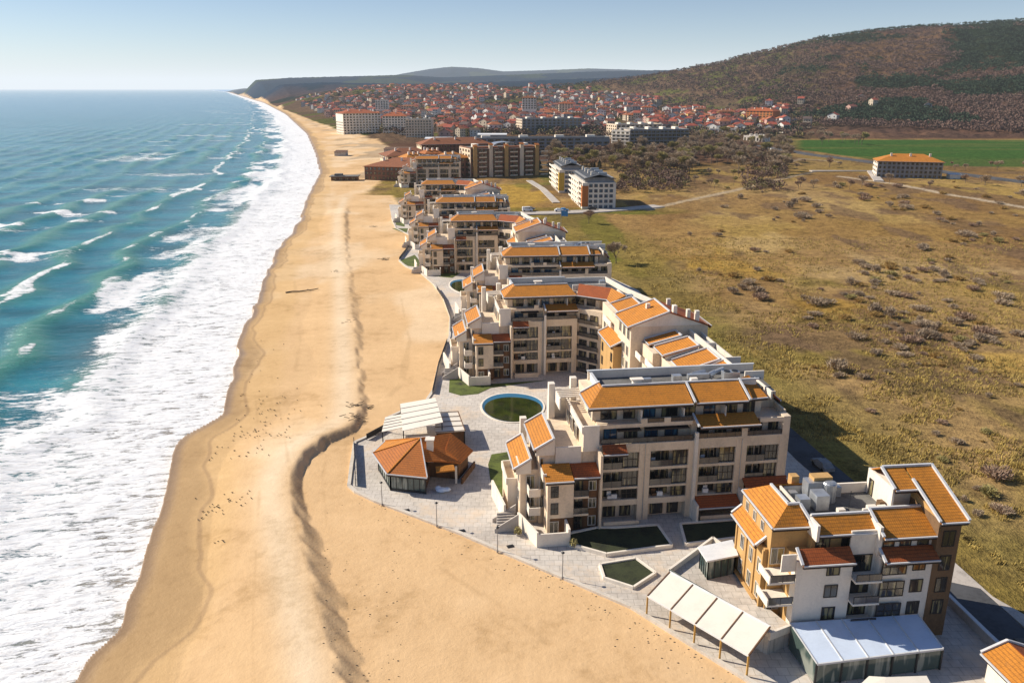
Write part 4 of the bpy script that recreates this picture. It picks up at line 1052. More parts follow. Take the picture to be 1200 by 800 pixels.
# white canopy with five yellow posts
cn = empty('canopy', (19.5, 79, .1), 0, 'sloping white four-bay sun canopy on yellow posts above the beach promenade', 'canopy')
cn.location = (0, 0, 0)
A0, A1, B0, B1 = Vector((18.6, 84.2, 3.7)), Vector((27.3, 73.9, 3.7)), Vector((15.5, 80.9, 2.7)), Vector((24.2, 70.6, 2.7))
for i in range(4):
    a, b_ = A0.lerp(A1, i / 4 + .006), A0.lerp(A1, (i + 1) / 4 - .006); c, d = B0.lerp(B1, (i + 1) / 4 - .006), B0.lerp(B1, i / 4 + .006)
    m = MB(); m.slab(tuple(d), tuple(c), tuple(b_), tuple(a), .06); m.build('canvas_panel', M['canvas'], cn)
for i in range(5):
    a, b_ = A0.lerp(A1, i / 4), B0.lerp(B1, i / 4)
    m = MB(); m.bar(a + Vector((0, 0, -.02)), b_ + Vector((0, 0, -.02)), .14, .16); m.build('rafter', M['wood'], cn)
    m = MB(); m.box(b_.x - .09, b_.x + .09, b_.y - .09, b_.y + .09, .12, 2.6); m.build('post', M['yellowmetal'], cn)
m = MB(); m.bar(B0 - Vector((0, 0, .1)), B1 - Vector((0, 0, .1)), .14, .18); m.bar(A0, A1, .14, .18); m.build('beam', M['white2'], cn)
# blue-white canopy over the ground floor restaurant
cb = empty('canopy', (0, 0, 0), 0, 'five-bay glazed veranda, half sunlit half in blue shade, against the white front', 'canopy')
A0, A1, B0, B1 = Vector((29.8, 75.1, 3.3)), Vector((44.2, 76.6, 3.3)), Vector((30.7, 69.2, 2.75)), Vector((44.6, 71.6, 2.75))
for i in range(5):
    a, b_ = A0.lerp(A1, i / 5 + .004), A0.lerp(A1, (i + 1) / 5 - .004); c, d = B0.lerp(B1, (i + 1) / 5 - .004), B0.lerp(B1, i / 5 + .004)
    m = MB(); m.slab(tuple(d), tuple(c), tuple(b_), tuple(a), .06); m.build('roof_panel', M['bluecanvas'], cb)
    g0 = d.copy(); g1 = c.copy(); m = MB()
    m.face([(g0.x + .1, g0.y + .1, .2), (g1.x, g1.y + .1, .2), (g1.x, g1.y + .1, 2.65), (g0.x + .1, g0.y + .1, 2.65)]); m.build('glass_wall', M['conservatory'], cb)
for i in range(6):
    a, b_ = A0.lerp(A1, i / 5), B0.lerp(B1, i / 5)
    m = MB(); m.bar(a + Vector((0, 0, .03)), b_ + Vector((0, 0, .03)), .12, .12); m.build('rafter', M['gutter'], cb)
    m = MB(); m.box(b_.x - .09, b_.x + .09, b_.y - .02, b_.y + .16, .12, 2.7); m.build('post', M['darkmetal'], cb)
m = MB(); m.bar(B0 - Vector((0, 0, .05)), B1 - Vector((0, 0, .05)), .16, .2); m.build('beam', M['gutter'], cb)
m = MB(); m.face([(29.9, 74.9, .2), (30.8, 69.3, .2), (30.8, 69.3, 2.6), (29.9, 74.9, 3.1)]); m.build('glass_wall', M['conservatory'], cb)
cc_ = empty('canopy', (0, 0, 0), 0, 'pale folding canopy at the bottom edge, in front of the veranda', 'canopy')
m = MB(); m.slab((33.6, 62.5, 3.0), (40.2, 62.9, 3.0), (40.4, 66.7, 3.4), (36.4, 66.5, 3.4), .08); m.slab((32.0, 64.5, 3.0), (33.6, 62.5, 3.0), (36.4, 66.5, 3.4), (34.9, 66.9, 3.2), .08); m.build('canvas_panel', M['canvas'], cc_)
m = MB()
for x, y in ((33.8, 63), (39.9, 63.2), (40.1, 66.3), (35.2, 66.3)): m.box(x - .07, x + .07, y - .07, y + .07, .12, 3.0)
m.build('post', M['darkmetal'], cc_)
# small tiled kiosk at the lower right corner
ks = empty('gatehouse', (0, 0, 0), 0, 'small white hut with orange tiled roof at the lower right corner beside the road wall', 'hut')
m = MB(); m.prism([(48.4, 70.0), (52.6, 70.6), (53.6, 62.5), (49.4, 62.0)], 0.1, 2.9); m.build('wall', M['white'], ks)
roofpart(ks, [[(47.9, 70.5, 3.0), (48.9, 61.6, 3.0), (51.6, 62.0, 4.1), (50.6, 70.9, 4.1)]], 'tile', trims=[((47.9, 70.6, 3.1), (50.6, 71.0, 4.2))])
roofpart(ks, [[(54.3, 62.4, 3.0), (53.3, 71.3, 3.0), (50.7, 70.9, 4.1), (51.7, 62.0, 4.1)]], 'tiledark', trims=[((53.3, 71.4, 3.1), (50.6, 71.0, 4.2))])
m = MB(); m.box(49.2, 50.0, 69.9, 70.4, .2, 2.1); m.build('door', M['wood'], ks)

# ------------------------------------------------------------------ beach restaurant
rs = empty('beach_restaurant', (0, 0, 0), 0, 'round-fronted beach restaurant with red-orange hipped tile roof and glass front', 'restaurant')
eave = [(-21.9, 118.0), (-21.7, 116.0), (-18.6, 110.9), (-12.5, 109.6)]
ap = (-14.2, 117.0, 6.3); ap2 = (-16.0, 121.5, 5.8); rr = (-9.8, 121.0, 5.4)
T_ = lambda p, z=3.2: (p[0], p[1], z)
roofm = [[T_((-21.9, 118.2)), T_(eave[2]), ap], [T_(eave[2]), T_(eave[3]), ap], [T_((-20.6, 122.8)), T_((-21.9, 118.2)), ap],
         [T_((-13.5, 124.6)), T_((-20.6, 122.8)), ap]]
roofpart(rs, roofm[:2], 'tilemid'); roofpart(rs, roofm[2:], 'tile')
roofpart(rs, [[T_((-6.2, 119.2)), T_((-13.5, 124.6)), ap, rr], ], 'tilemid', gut=False)
roofpart(rs, [[T_((-7.9, 114.6)), T_((-6.2, 119.2)), rr, (-10.2, 116.4, 4.6)]], 'tilemid', gut=False)
roofpart(rs, [[(-11.0, 113.8, 3.9), (-7.9, 114.6, 3.2), rr, ap]], 'tilemid', gut=False)
m = MB(); m.prism([(-20.9, 118.2), (-18.2, 111.8), (-13.0, 110.6), (-12.8, 116.0), (-8.3, 115.2), (-7.0, 119.2), (-13.5, 123.6), (-20.0, 122)], .15, 3.0); m.build('wall', M['wood'], rs)
m = MB(); fr = [(-21.1, 118.2), (-18.3, 111.6), (-12.9, 110.4)]
for a, b_ in zip(fr[:-1], fr[1:]): m.face([(*a, .3), (*b_, .3), (*b_, 2.9), (*a, 2.9)])
m.build('glass_wall', M['conservatory'], rs)
m = MB()
for a, b_ in zip(fr[:-1], fr[1:]):
    for k in range(7):
        q = Vector(a).lerp(Vector(b_), k / 6); s_ = .11 if k in (0, 6) else .05; m.box(q.x - s_, q.x + s_, q.y - s_, q.y + s_, .15, 3.1)
    m.bar((*a, .35), (*b_, .35), .16, .3)
m.build('frame', M['darkmetal'], rs)
m = MB(); m.bar(ap, (*eave[2], 3.25), .2, .2); m.bar(ap, (-21.9, 118.2, 3.25), .2, .2); m.bar(ap, (-20.6, 122.8, 3.25), .2, .2); m.build('hip_ridge', M['tile'], rs)
m = MB(); m.bar(ap, (*eave[3], 3.25), .16, .2); m.build('verge', M['gutter'], rs)
roofpart(rs, [[(-13.4, 112.9, 4.4), (-11.0, 113.8, 3.9), ap]], 'tilemid', gut=False)
m = MB(); m.box(-13.1, -12.1, 115.2, 116.2, 3, 6.6); m.box(-13.3, -11.9, 115.0, 116.4, 6.6, 6.8); m.build('chimney', M['white'], rs)
roofpart(rs, [[(-11.4, 111.9, 3.0), (-8.6, 112.6, 3.0), (-8.9, 113.9, 3.3), (-11.6, 113.2, 3.3)]], 'tile', gut=False)
m = MB(); m.bar((-7.7, 113.6, .6), (-6.0, 119.6, .6), .25, 1.0); m.build('side_wall', M['wood'], rs)
m = MB(); m.box(-8.7, -8.4, 113.6, 113.9, .2, 3.0); m.build('plaster_post', M['white'], rs)
bg_ = empty('covered_goods', (-10.6, 111.0, .15), 0, 'heap of folded blue and white sheets in the shade of the restaurant', 'sheets')
m = MB(); m.ball((0, 0, .35), .9, .6, .4, 10, 6); m.ball((.8, .2, .3), .6, .5, .35, 10, 6); m.ball((-.5, .3, .45), .5, .5, .4, 8, 5); m.build('sheet', M['bluecanvas'], bg_)
# pergolas behind
pg = empty('pergola', (0, 0, 0), 0, 'stepped white slatted canopy on the seaward side of the restaurant', 'pergola')
for (q, nm) in (([(-21.9, 127.2, 2.9), (-17.6, 128.4, 3.4), (-18.1, 134.6, 3.4), (-22.3, 133.6, 2.9)], 'roof_panel'), ([(-18.2, 125.8, 3.7), (-11.6, 127.6, 4.5), (-13.9, 139.0, 4.5), (-20.2, 138.0, 3.7)], 'roof_panel')):
    m = MB(); m.slab(*q, th=.08); m.build(nm, M['canvas'], pg)
    m = MB()
    for k in range(1, 5):
        a = Vector(q[0]).lerp(Vector(q[3]), k / 5); b_ = Vector(q[1]).lerp(Vector(q[2]), k / 5); m.bar(a + Vector((0, 0, .05)), b_ + Vector((0, 0, .05)), .09, .08)
    m.build('batten', M['concrete'], pg)
m = MB()
for x, y, z in ((-21.8, 127.3, 2.8), (-22.2, 133.4, 2.8), (-18.1, 126, 3.6), (-11.8, 127.8, 4.4), (-13.9, 138.7, 4.4), (-20.1, 137.8, 3.6), (-12.8, 133, 4.4)): m.box(x - .08, x + .08, y - .08, y + .08, .1, z)
m.build('post', M['darkmetal'], pg)
p2 = empty('pergola', (0, 0, 0), 0, 'flat white canopy with dark frame between the slatted canopy and the pool', 'pergola')
m = MB(); m.slab((-12.8, 126.6, 3.0), (-7.9, 127.4, 3.0), (-9.6, 135.6, 3.1), (-13.8, 135.0, 3.1), .08); m.build('roof_panel', M['canvas'], p2)
m = MB()
for k in range(5):
    a = Vector((-12.8, 126.6, 3.1)).lerp(Vector((-13.8, 135.0, 3.2)), k / 4); b_ = Vector((-7.9, 127.4, 3.1)).lerp(Vector((-9.6, 135.6, 3.2)), k / 4); m.bar(a, b_, .1, .08)
m.bar((-7.9, 127.4, 3.1), (-9.6, 135.6, 3.2), .14, .14); m.build('frame', M['wood'], p2)
m = MB()
for x, y in ((-12.6, 126.8), (-8.0, 127.5), (-9.6, 135.4), (-13.6, 134.9)): m.box(x - .08, x + .08, y - .08, y + .08, .1, 3.0)
m.build('post', M['darkmetal'], p2)
m = MB(); m.face([(-12.6, 126.9, .2), (-8.0, 127.6, .2), (-8.0, 127.6, 2.9), (-12.6, 126.9, 2.9)]); m.build('screen', M['wood'], p2)
# ------------------------------------------------------------------ promenade, lawns, pools, roads
def gp(l, z=0.0): return [G(a, b, z) for a, b in l]
def poly_ear(poly):
    from mathutils.geometry import tessellate_polygon
    return tessellate_polygon([[Vector((p[0], p[1], 0)) for p in poly]])
def sheet(name, mat, poly, z, kind='structure', th=.25, label=None, cat=None, parent=None):
    m = MB(); 
    a = sum(poly[i][0] * poly[(i + 1) % len(poly)][1] - poly[(i + 1) % len(poly)][0] * poly[i][1] for i in range(len(poly)))
    if a < 0: poly = poly[::-1]
    for t in poly_ear(poly):
        q = [(*poly[i][:2], z) for i in t]
        n = (Vector(q[1]) - Vector(q[0])).cross(Vector(q[2]) - Vector(q[0]))
        if n.z < 0: q = q[::-1]
        m.face(q)
    for i in range(len(poly)):
        p, q = poly[i], poly[(i + 1) % len(poly)]
        m.face([(p[0], p[1], z - th), (q[0], q[1], z - th), (q[0], q[1], z), (p[0], p[1], z)])
    o = m.build(name, M[mat], parent)
    return tag(o, label, cat, None, kind)
def smooth_loop(c, rx, ry, n=40, rot=0, k=0.0):
    out = []
    for i in range(n):
        a = 2 * math.pi * i / n; r = 1 + k * math.cos(2 * a + .6) + k * .5 * math.sin(3 * a)
        x, y = rx * r * math.cos(a), ry * r * math.sin(a)
        out.append((c[0] + x * math.cos(rot) - y * math.sin(rot), c[1] + x * math.sin(rot) + y * math.cos(rot)))
    return out
kerbpx = [(1010, 905), (900, 812), (880, 800), (740, 712), (670, 690 - 8), (600, 652), (540, 626), (480, 603), (440, 588), (417, 577), (409, 570), (412, 545), (416, 519), (430, 513), (450, 505), (455, 490),
          (500, 470), (508, 458), (514, 430), (527, 395), (528, 372), (520, 350), (509, 334), (494, 321), (476, 313), (468, 306), (474, 296), (484, 283), (480, 276), (464, 268), (459, 256), (456, 240), (444, 225), (436, 214)]
KB = gp(kerbpx)
right = [(30, 385), (28, 330), (34, 300), (38, 240), (40, 200), (44, 165), (49, 128), (52.0, 100), (52.0, 84), (53.5, 60)]
# a couple of helper points tie the far end to the plot behind the buildings
sheet('promenade', 'paving', KB[:-2] + [(-30, 425), (-10, 380), (8, 320), (20, 290)] + right[3:], .10)
m = MB()
for p, q in zip(KB[1:-4], KB[2:-3]):
    m.bar((*p, .12), (*q, .12), .55, .42)
tag(m.build('kerb', M['kerb']), kind='structure')
# road behind the buildings
RD = [(58.6, 50), (58.2, 66), (57.2, 82), (56.6, 91), (54.6, 104), (51.6, 122), (48.5, 145), (47, 175)]
RDl = [(53.6, 50), (53.2, 66), (52.4, 78), (51.6, 88), (49.6, 104), (46.5, 122), (44.3, 145), (44.5, 175)]
sheet('road', 'asphalt', RD + RDl[::-1], .16)
sheet('pavement', 'concrete', gp([(1098, 640), (1114, 656), (1163, 700)]) + [(57.6, 80.3), (56.9, 91), (55.6, 99)][:0] + [(60.4, 78.0), (57.7, 78.0), (56.8, 86), (51.5, 88.5)], .20)
# plastered wall along the road
rw = empty('boundary_wall', (0, 0, 0), 0, 'low grey boundary wall with blue-white coping between the nearest building and the road', 'wall')
W_ = [(50.4, 98), (51.2, 84.0), (52.0, 76.0), (52.6, 71.3)]
m = MB(); m2 = MB()
for p, q in zip(W_[:-1], W_[1:]): m.bar((*p, .6), (*q, .6), .3, 1.2); m2.bar((*p, 1.26), (*q, 1.26), .46, .12)
m.build('wall', M['concrete'], rw); m2.build('coping', M['gutter'], rw)
# planters / lawns of the near courtyard
cy = Vector((11.9, 101.9)); ca, sa = math.cos(rot0), math.sin(rot0)
def U(x, y, o=cy, a=rot0): return (o[0] + x * math.cos(a) - y * math.sin(a), o[1] + x * math.sin(a) + y * math.cos(a))
def planter(poly, label, mat='darklawn', hgt=.55, fill=.42):
    r = empty('planter', (0, 0, 0), 0, label, 'planter')
    m = MB()
    for i in range(len(poly)): m.bar((*poly[i], hgt / 2 + .08), (*poly[(i + 1) % len(poly)], hgt / 2 + .08), .3, hgt)
    m.build('kerb', M['white'], r)
    sheet('lawn', mat, poly, fill, None, .3, parent=r)
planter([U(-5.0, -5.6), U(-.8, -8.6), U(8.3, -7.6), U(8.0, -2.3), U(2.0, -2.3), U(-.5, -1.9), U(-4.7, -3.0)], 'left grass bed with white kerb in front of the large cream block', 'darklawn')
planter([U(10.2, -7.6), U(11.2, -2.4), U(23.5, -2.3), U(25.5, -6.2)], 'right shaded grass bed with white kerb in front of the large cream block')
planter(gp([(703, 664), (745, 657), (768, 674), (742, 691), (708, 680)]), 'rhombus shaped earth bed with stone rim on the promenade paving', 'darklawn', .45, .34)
# small garden in front of the L block and green strips by the promenade
B0_ = Vector((-.2, 163.4))
sheet('lawn', 'lawn', gp([(527, 442), (541, 418), (551, 446), (553, 452), (640, 446), (575, 455), (560, 462), (540, 464), (526, 460)]), .16)
sheet('lawn', 'lawn', gp([(533, 402), (545, 418), (528, 432)]), .165)
sheet('lawn', 'lawn', gp([(576, 533), (596, 530), (597, 580), (584, 583), (575, 565), (572, 545)]), .16)
for q in ([(468, 306), (486, 299), (498, 314), (478, 312)], [(500, 318), (540, 320), (530, 326), (508, 324)], [(463, 256), (474, 258), (474, 266), (464, 264)], [(460, 268), (476, 274), (478, 268)]):
    sheet('lawn', 'lawn', gp(q), .16)
def pool(c, rx, ry, rot, label, k=.08, px=None):
    r = empty('swimming_pool', (0, 0, 0), 0, label, 'swimming pool', 'pools of the apartment complex')
    o = smooth_loop(c, rx, ry, 48, rot, k); i_ = smooth_loop((c[0] + .1, c[1] - .75), rx - .35, ry - 1.15, 48, rot, k)
    o2 = smooth_loop(c, rx + .35, ry + .35, 48, rot, k)
    def ring(a, b, za, zb, nm, mat):
        m = MB()
        for q in range(48):
            j = (q + 1) % 48; m.face([(*a[q], za), (*a[j], za), (*b[j], zb), (*b[q], zb)])
        return m.build(nm, M[mat], r)
    ring(o2, o, .24, .24, 'coping', 'white'); ring(o, i_, .24, -.05 + .16, 'tiled_rim', 'poolrim')
    m = MB(); m.face([(*q, .13) for q in i_]); m.build('water', M['poolwater'], r)
    m = MB()
    for q in range(48): m.face([(*o2[q], 0), (*o2[(q + 1) % 48], 0), (*o2[(q + 1) % 48], .24), (*o2[q], .24)])
    m.build('outer_wall', M['white'], r)
pool((.1, 145.3), 5.6, 7.6, R(-4), 'large pool of green water with blue rim beside the big cream block', .05)
pool(G(545, 336), 4.2, 10.0, R(10), 'small round green pool further along the promenade, by the second block', .06)
pool(G(500, 262), 3.4, 6.0, 0, 'tiny dark pool far along the promenade, hard to make out between the blocks', .04)
# fences along the beach side
def fence(pts, hgt, label, mat='darkmetal', n=None):
    r = empty('fence', (0, 0, 0), 0, label, 'fence')
    m = MB(); p_ = MB()
    for p, q in zip(pts[:-1], pts[1:]):
        l = (Vector(q) - Vector(p)).length; k = max(2, int(l / 2.2))
        for i in range(k + 1):
            c = Vector(p).lerp(Vector(q), i / k); p_.box(c.x - .05, c.x + .05, c.y - .05, c.y + .05, .1, hgt + .1)
        m.bar((*p, hgt), (*q, hgt), .08, .1); m.bar((*p, hgt * .55 + .1), (*q, hgt * .55 + .1), .03, hgt * .8)
    m.build('panel', M[mat], r); p_.build('post', M['darkmetal'], r)
fence(gp([(415, 521), (417, 570)]), 1.3, 'dark fence facing the sea on the paved platform left of the restaurant')
fence(gp([(430, 516), (450, 505)]), 1.2, 'short dark fence between the platform and the slatted canopy')
fence(gp([(507, 462), (514, 430), (524, 402)]), 1.1, 'long dark railing on the promenade beyond the restaurant canopy')
fence(gp([(528, 390), (528, 374), (520, 352), (512, 340)]), 1.1, 'curved dark railing of the promenade next to the second pool')
fence(gp([(468, 305), (484, 284)]), 1.1, 'far dark railing on the promenade, hooking out towards the beach')
# lamp posts
def lamp(px, py, label, h=3.6):
    x, y = G(px, py, .1)
    r = empty('street_lamp', (x, y, .1), 0, label, 'street lamp', 'lamp posts on the promenade')
    m = MB(); m.tube((0, 0, .0), (0, 0, h), .06, .045); m.tube((0, 0, 0), (0, 0, .3), .12); m.build('pole', M['greywall'], r)
    m = MB(); m.tube((0, 0, h), (0, 0, h + .1), .18, .24, 12); m.tube((0, 0, h + .1), (0, 0, h + .25), .24, .06, 12); m.build('lamp_head', M['darkmetal'], r)
lamp(448, 592, 'lamp post at the sea corner of the platform, left of the restaurant')
lamp(512, 617, 'lamp post on the promenade directly below the restaurant')
lamp(583, 647, 'lamp post on the promenade left of the garden wall of the large block')
lamp(659, 678, 'lamp post just left of the rhombus bed')
lamp(538, 408, 'lamp post by the railing near the L-shaped block'); lamp(571, 300, 'distant lamp post by the blocks') if False else None
# drain covers, loungers etc. on the paving
for i, (a, b_) in enumerate([(476, 598), (541, 622), (598, 640)]):
    x, y = G(a, b_, .1); m = MB(); m.box(-.45, .45, -.3, .3, 0, .08); m.box(-.35, .35, -.2, .2, .08, .12)
    o = m.build('litter_bin', M['darkmetal'], None, (x, y, .12), R(20)); tag(o, ['small dark bin lid on the paving below the restaurant corner', 'small dark bin lid on the paving between two lamp posts', 'small dark bin lid on the paving near the garden wall'][i], 'bin')
for a, b_, l in ((607, 628, 'sandy coloured round bush at the garden wall foot'), (672, 642, 'small yellowish potted bush by the left grass bed'), (532, 405, 'dark clipped shrub beside the curved promenade')):
    x, y = G(a, b_, 0); r = empty('potted_bush', (x, y, .1), 0, l, 'bush')
    m = MB()
    rnd = random.Random(a)
    for i in range(160):
        v = Vector((rnd.gauss(0, 1), rnd.gauss(0, 1), rnd.gauss(0, 1))).normalized() * rnd.uniform(.3, .62); c = v + Vector((0, 0, .75)); s_ = .12
        t = Vector((rnd.gauss(0, 1), rnd.gauss(0, 1), rnd.gauss(0, 1))).normalized() * s_; u = v.cross(t).normalized() * s_
        m.face([c - t, c + u, c + t, c - u])
    m.build('foliage', M['olive' if a != 532 else 'green'], r)
    m = MB(); m.tube((0, 0, 0), (0, 0, .35), .25, .32, 10); m.build('pot', M['concrete'], r)

# ------------------------------------------------------------------ mid-distance blocks
def hotel(name, label, pL, pR, depth, h, floors, cols, wall='plaster', roof='tile', side=2, style=0, cat='building', winw=.55, base=0.0, gl='glass', side_wall=None, balc=False, maxw=96):
    (x0, y0), (x1, y1) = G(*pL, base), G(*pR, base)
    W = math.hypot(x1 - x0, y1 - y0); a = math.atan2(y1 - y0, x1 - x0)
    r = empty(name, (x0, y0, base), a, label, cat)
    boxpart(r, 'wall', wall, [(0, W, 0, depth, -3, h)])
    if side_wall: boxpart(r, 'side_wall', side_wall, [(-.25, -.01, .01, depth - .01, -3, h - .02)])
    fh = h / floors; cw = W / cols; n = 0
    for f in range(floors):
        for c in range(cols):
            if n < maxw:
                window(r, (c + .5) * cw, -.04, f * fh + fh * .22, cw * winw, fh * .58, cols=2, sub=False, gl=gl); n += 1
        if balc: boxpart(r, 'balcony', wall, [(.2, W - .2, -1.2, -.08, f * fh - .1, f * fh + .12), (.2, W - .2, -1.25, -1.1, f * fh + .12, f * fh + .8)])
    sc_ = max(2, int(depth / 6)); 
    for f in range(floors):
        for c in range(sc_):
            if n < maxw + 30: window(r, -.30 if side_wall else -.05, (c + .5) * depth / sc_, f * fh + fh * .25, depth / sc_ * .5, fh * .5, rz=-math.pi / 2, sub=False, cols=1, gl=gl); n += 1
    if roof == 'flat':
        boxpart(r, 'parapet', wall, [(0, W, -.15, .15, h, h + .9), (0, W, depth - .15, depth + .1, h, h + .9), (-.12, .15, .15, depth - .16, h, h + .9), (W - .15, W + .1, .15, depth - .16, h, h + .9)])
        boxpart(r, 'flat_roof', 'deck', [(.16, W - .16, .16, depth - .17, h, h + .15)])
        boxpart(r, 'roof_housing', 'white', [(W * q, W * q + W * .06, depth * .4, depth * .7, h + .15, h + 2.4) for q in (.12, .38, .63, .85)])
    else:
        o_ = 1.0; rh = min(depth * .22, 4.5); e = h
        q = min(depth / 2, W / 3)
        roofpart(r, [[(-o_, -o_, e), (W + o_, -o_, e), (W - q, depth / 2, e + rh), (q, depth / 2, e + rh)]], roof, gut=style == 1)
        roofpart(r, [[(W + o_, depth + o_, e), (-o_, depth + o_, e), (q, depth / 2, e + rh), (W - q, depth / 2, e + rh)], [(-o_, depth + o_, e), (-o_, -o_, e), (q, depth / 2, e + rh)], [(W + o_, -o_, e), (W + o_, depth + o_, e), (W - q, depth / 2, e + rh)]], roof, gut=False)
        boxpart(r, 'chimney', 'white', [(W * k, W * k + 1.2, depth * .3, depth * .3 + 1.2, e, e + rh * .8 + 1.4) for k in (.2, .5, .8)])
    return r
hotel('hotel_building', 'low brown tiled hotel at the end of the beach flats', (428, 211), (497, 213), 40, 9, 3, 14, 'darkwall', 'tileold', wall_ if False else 2, side_wall='plaster')
hotel('hotel_building', 'brown roofed wing just behind the low tiled hotel', (455, 203), (512, 201), 26, 12, 3, 10, 'plaster', 'tileold')
hotel('hotel_building', 'small orange roofed block squeezed between the terraced blocks and the dark brown hotel', (520, 209), (550, 207), 16, 13, 4, 6, 'darkwall', 'tile')
place(blockA, (*G(489, 219), .1), R(3), 'last straight terraced block of the row, partly hidden beside the low brown tiled hotel')
hotel('hotel_building', 'small gabled brown block left of the orange roofed one', (500, 206), (519, 205), 12, 15, 5, 4, 'plaster', 'tilemid')
hotel('hotel_building', 'narrow tan block with orange roof in front of the long dark hotel', (478, 206), (497, 205), 14, 12, 4, 4, 'tan', 'tile')
hotel('hotel_building', 'long dark hotel with an orange roof edge, left one of the dark pair', (495, 196), (575, 194), 22, 17, 6, 16, 'darkwall', 'tileold', style=1, side_wall='plaster')
dk = hotel('hotel_building', 'dark brown six storey hotel in front with a metal arch on its roof', (552, 208), (632, 205), 26, 19, 6, 16, 'darkwall', 'flat', side_wall='plaster')
for k in range(5):
    xk = 1.5 + k * 11.3; boxpart(dk, 'tower', 'plaster' if k % 2 else 'tan', [(xk, xk + 2.6, -1.6, -.21, -2, 20.6 + .8 * (k % 2))])
    roofpart(dk, [[(xk - .3, -2.0, 20.7 + .8 * (k % 2)), (xk + 2.9, -2.0, 20.7 + .8 * (k % 2)), (xk + 2.9, .6, 21.8 + .8 * (k % 2)), (xk - .3, .6, 21.8 + .8 * (k % 2))]], 'tilemid', gut=False)
    for f in range(6): boxpart(dk, 'balcony', 'plaster', [(xk + 4.0, xk + 9.6, -1.3, -.2, f * 3.17 + .1, f * 3.17 + .3), (xk + 4.0, xk + 9.6, -1.35, -1.2, f * 3.17 + .3, f * 3.17 + 1.0)])
W_ = 50
roofpart(dk, [[(2, -1.2, 18.9), (20, -1.2, 18.9), (20, 3, 20.4), (2, 3, 20.4)], [(24, -1.2, 18.9), (46, -1.2, 18.9), (46, 3, 20.4), (24, 3, 20.4)]], 'tileold')
m = MB()
for i in range(10):
    t0, t1 = math.pi * i / 10, math.pi * (i + 1) / 10
    m.slab((28 - 9 * math.cos(t0), 8, 20 + 2.6 * math.sin(t0)), (28 - 9 * math.cos(t1), 8, 20 + 2.6 * math.sin(t1)), (28 - 9 * math.cos(t1), 18, 20 + 2.6 * math.sin(t1)), (28 - 9 * math.cos(t0), 18, 20 + 2.6 * math.sin(t0)), .3)
m.build('roof_arch', M['metal'], dk)
b_ = hotel('apartment_building', 'grey-green glassy six storey block, farthest of the modern trio', (612, 160), (681, 159), 30, 21, 6, 14, 'greywall', 'flat', side_wall='plaster')
hotel('apartment_building', 'very long dark flat-roofed block stretching behind the bare trees', (545, 183), (714, 181), 18, 15, 5, 20, 'greywall', 'flat', winw=.7)
hotel('apartment_building', 'dark glazed six storey block with rounded cream balconies on its left end', (738, 178), (806, 177), 34, 20, 6, 14, 'greywall', 'flat', winw=.8, side_wall='plaster', balc=True)
hotel('apartment_building', 'cream stepped balcony block standing left of the dark glazed one', (716, 177), (737, 178), 30, 19, 6, 4, 'white', 'flat', balc=True)
hotel('apartment_building', 'cream block with flat roof behind the stepped balcony block', (722, 164), (775, 163), 30, 17, 5, 10, 'plaster', 'flat')
hotel('hotel_building', 'tall white seafront hotel with red roof, closest to the water', (403, 158), (447, 157), 40, 27, 8, 12, 'white', 'tiledark')
hotel('hotel_building', 'tall cream seafront hotel with red mansard roof, middle of the three', (449, 160), (477, 160), 34, 25, 8, 8, 'white', 'tiledark')
hotel('hotel_building', 'tall cream seafront hotel, right one of the three, with flat roof', (476, 163), (506, 163), 30, 22, 7, 9, 'plaster', 'flat', side_wall='white')
hotel('apartment_building', 'isolated four storey block with orange roof on the dry field', (1027, 208), (1103, 210), 22, 11, 4, 14, 'greywall', 'tile', style=1, side_wall='white')  # sunlit end made white, shaded front grey, by wall colour
hotel('warehouse', 'long white hall with blue end among the trees', (831, 160), (872, 161), 40, 9, 2, 8, 'white', 'flat', cat='warehouse')
hotel('warehouse', 'blue metal hall right of the long white hall', (857, 160), (874, 160), 45, 8, 2, 3, 'bluepaint', 'flat', cat='warehouse')
hotel('warehouse', 'small white shed with row of doors behind the bare trees', (871, 166), (893, 167), 20, 6, 1, 6, 'white', 'flat', cat='warehouse')
hotel('house', 'cream apartment house left of the ochre one behind the dark long block', (683, 152), (700, 152), 16, 13, 4, 5, 'plaster', 'flat', cat='house')
hotel('house', 'ochre apartment house behind the dark long block', (711, 150), (722, 150), 16, 13, 4, 3, 'orangewall', 'flat', cat='house')
hotel('house', 'pink and white panel blocks on the slope at the right end of town', (880, 127), (893, 127), 20, 18, 5, 5, 'white', 'tiledark', cat='house', base=18)
hotel('house', 'white panel block on the slope, right one of the two', (894, 128), (908, 128), 20, 17, 5, 5, 'plaster', 'tiledark', cat='house', base=18)
hotel('house', 'orange brick block on the slope below the white panel blocks', (874, 140), (905, 141), 20, 13, 4, 8, 'orangewall', 'tiledark', cat='house', base=12)
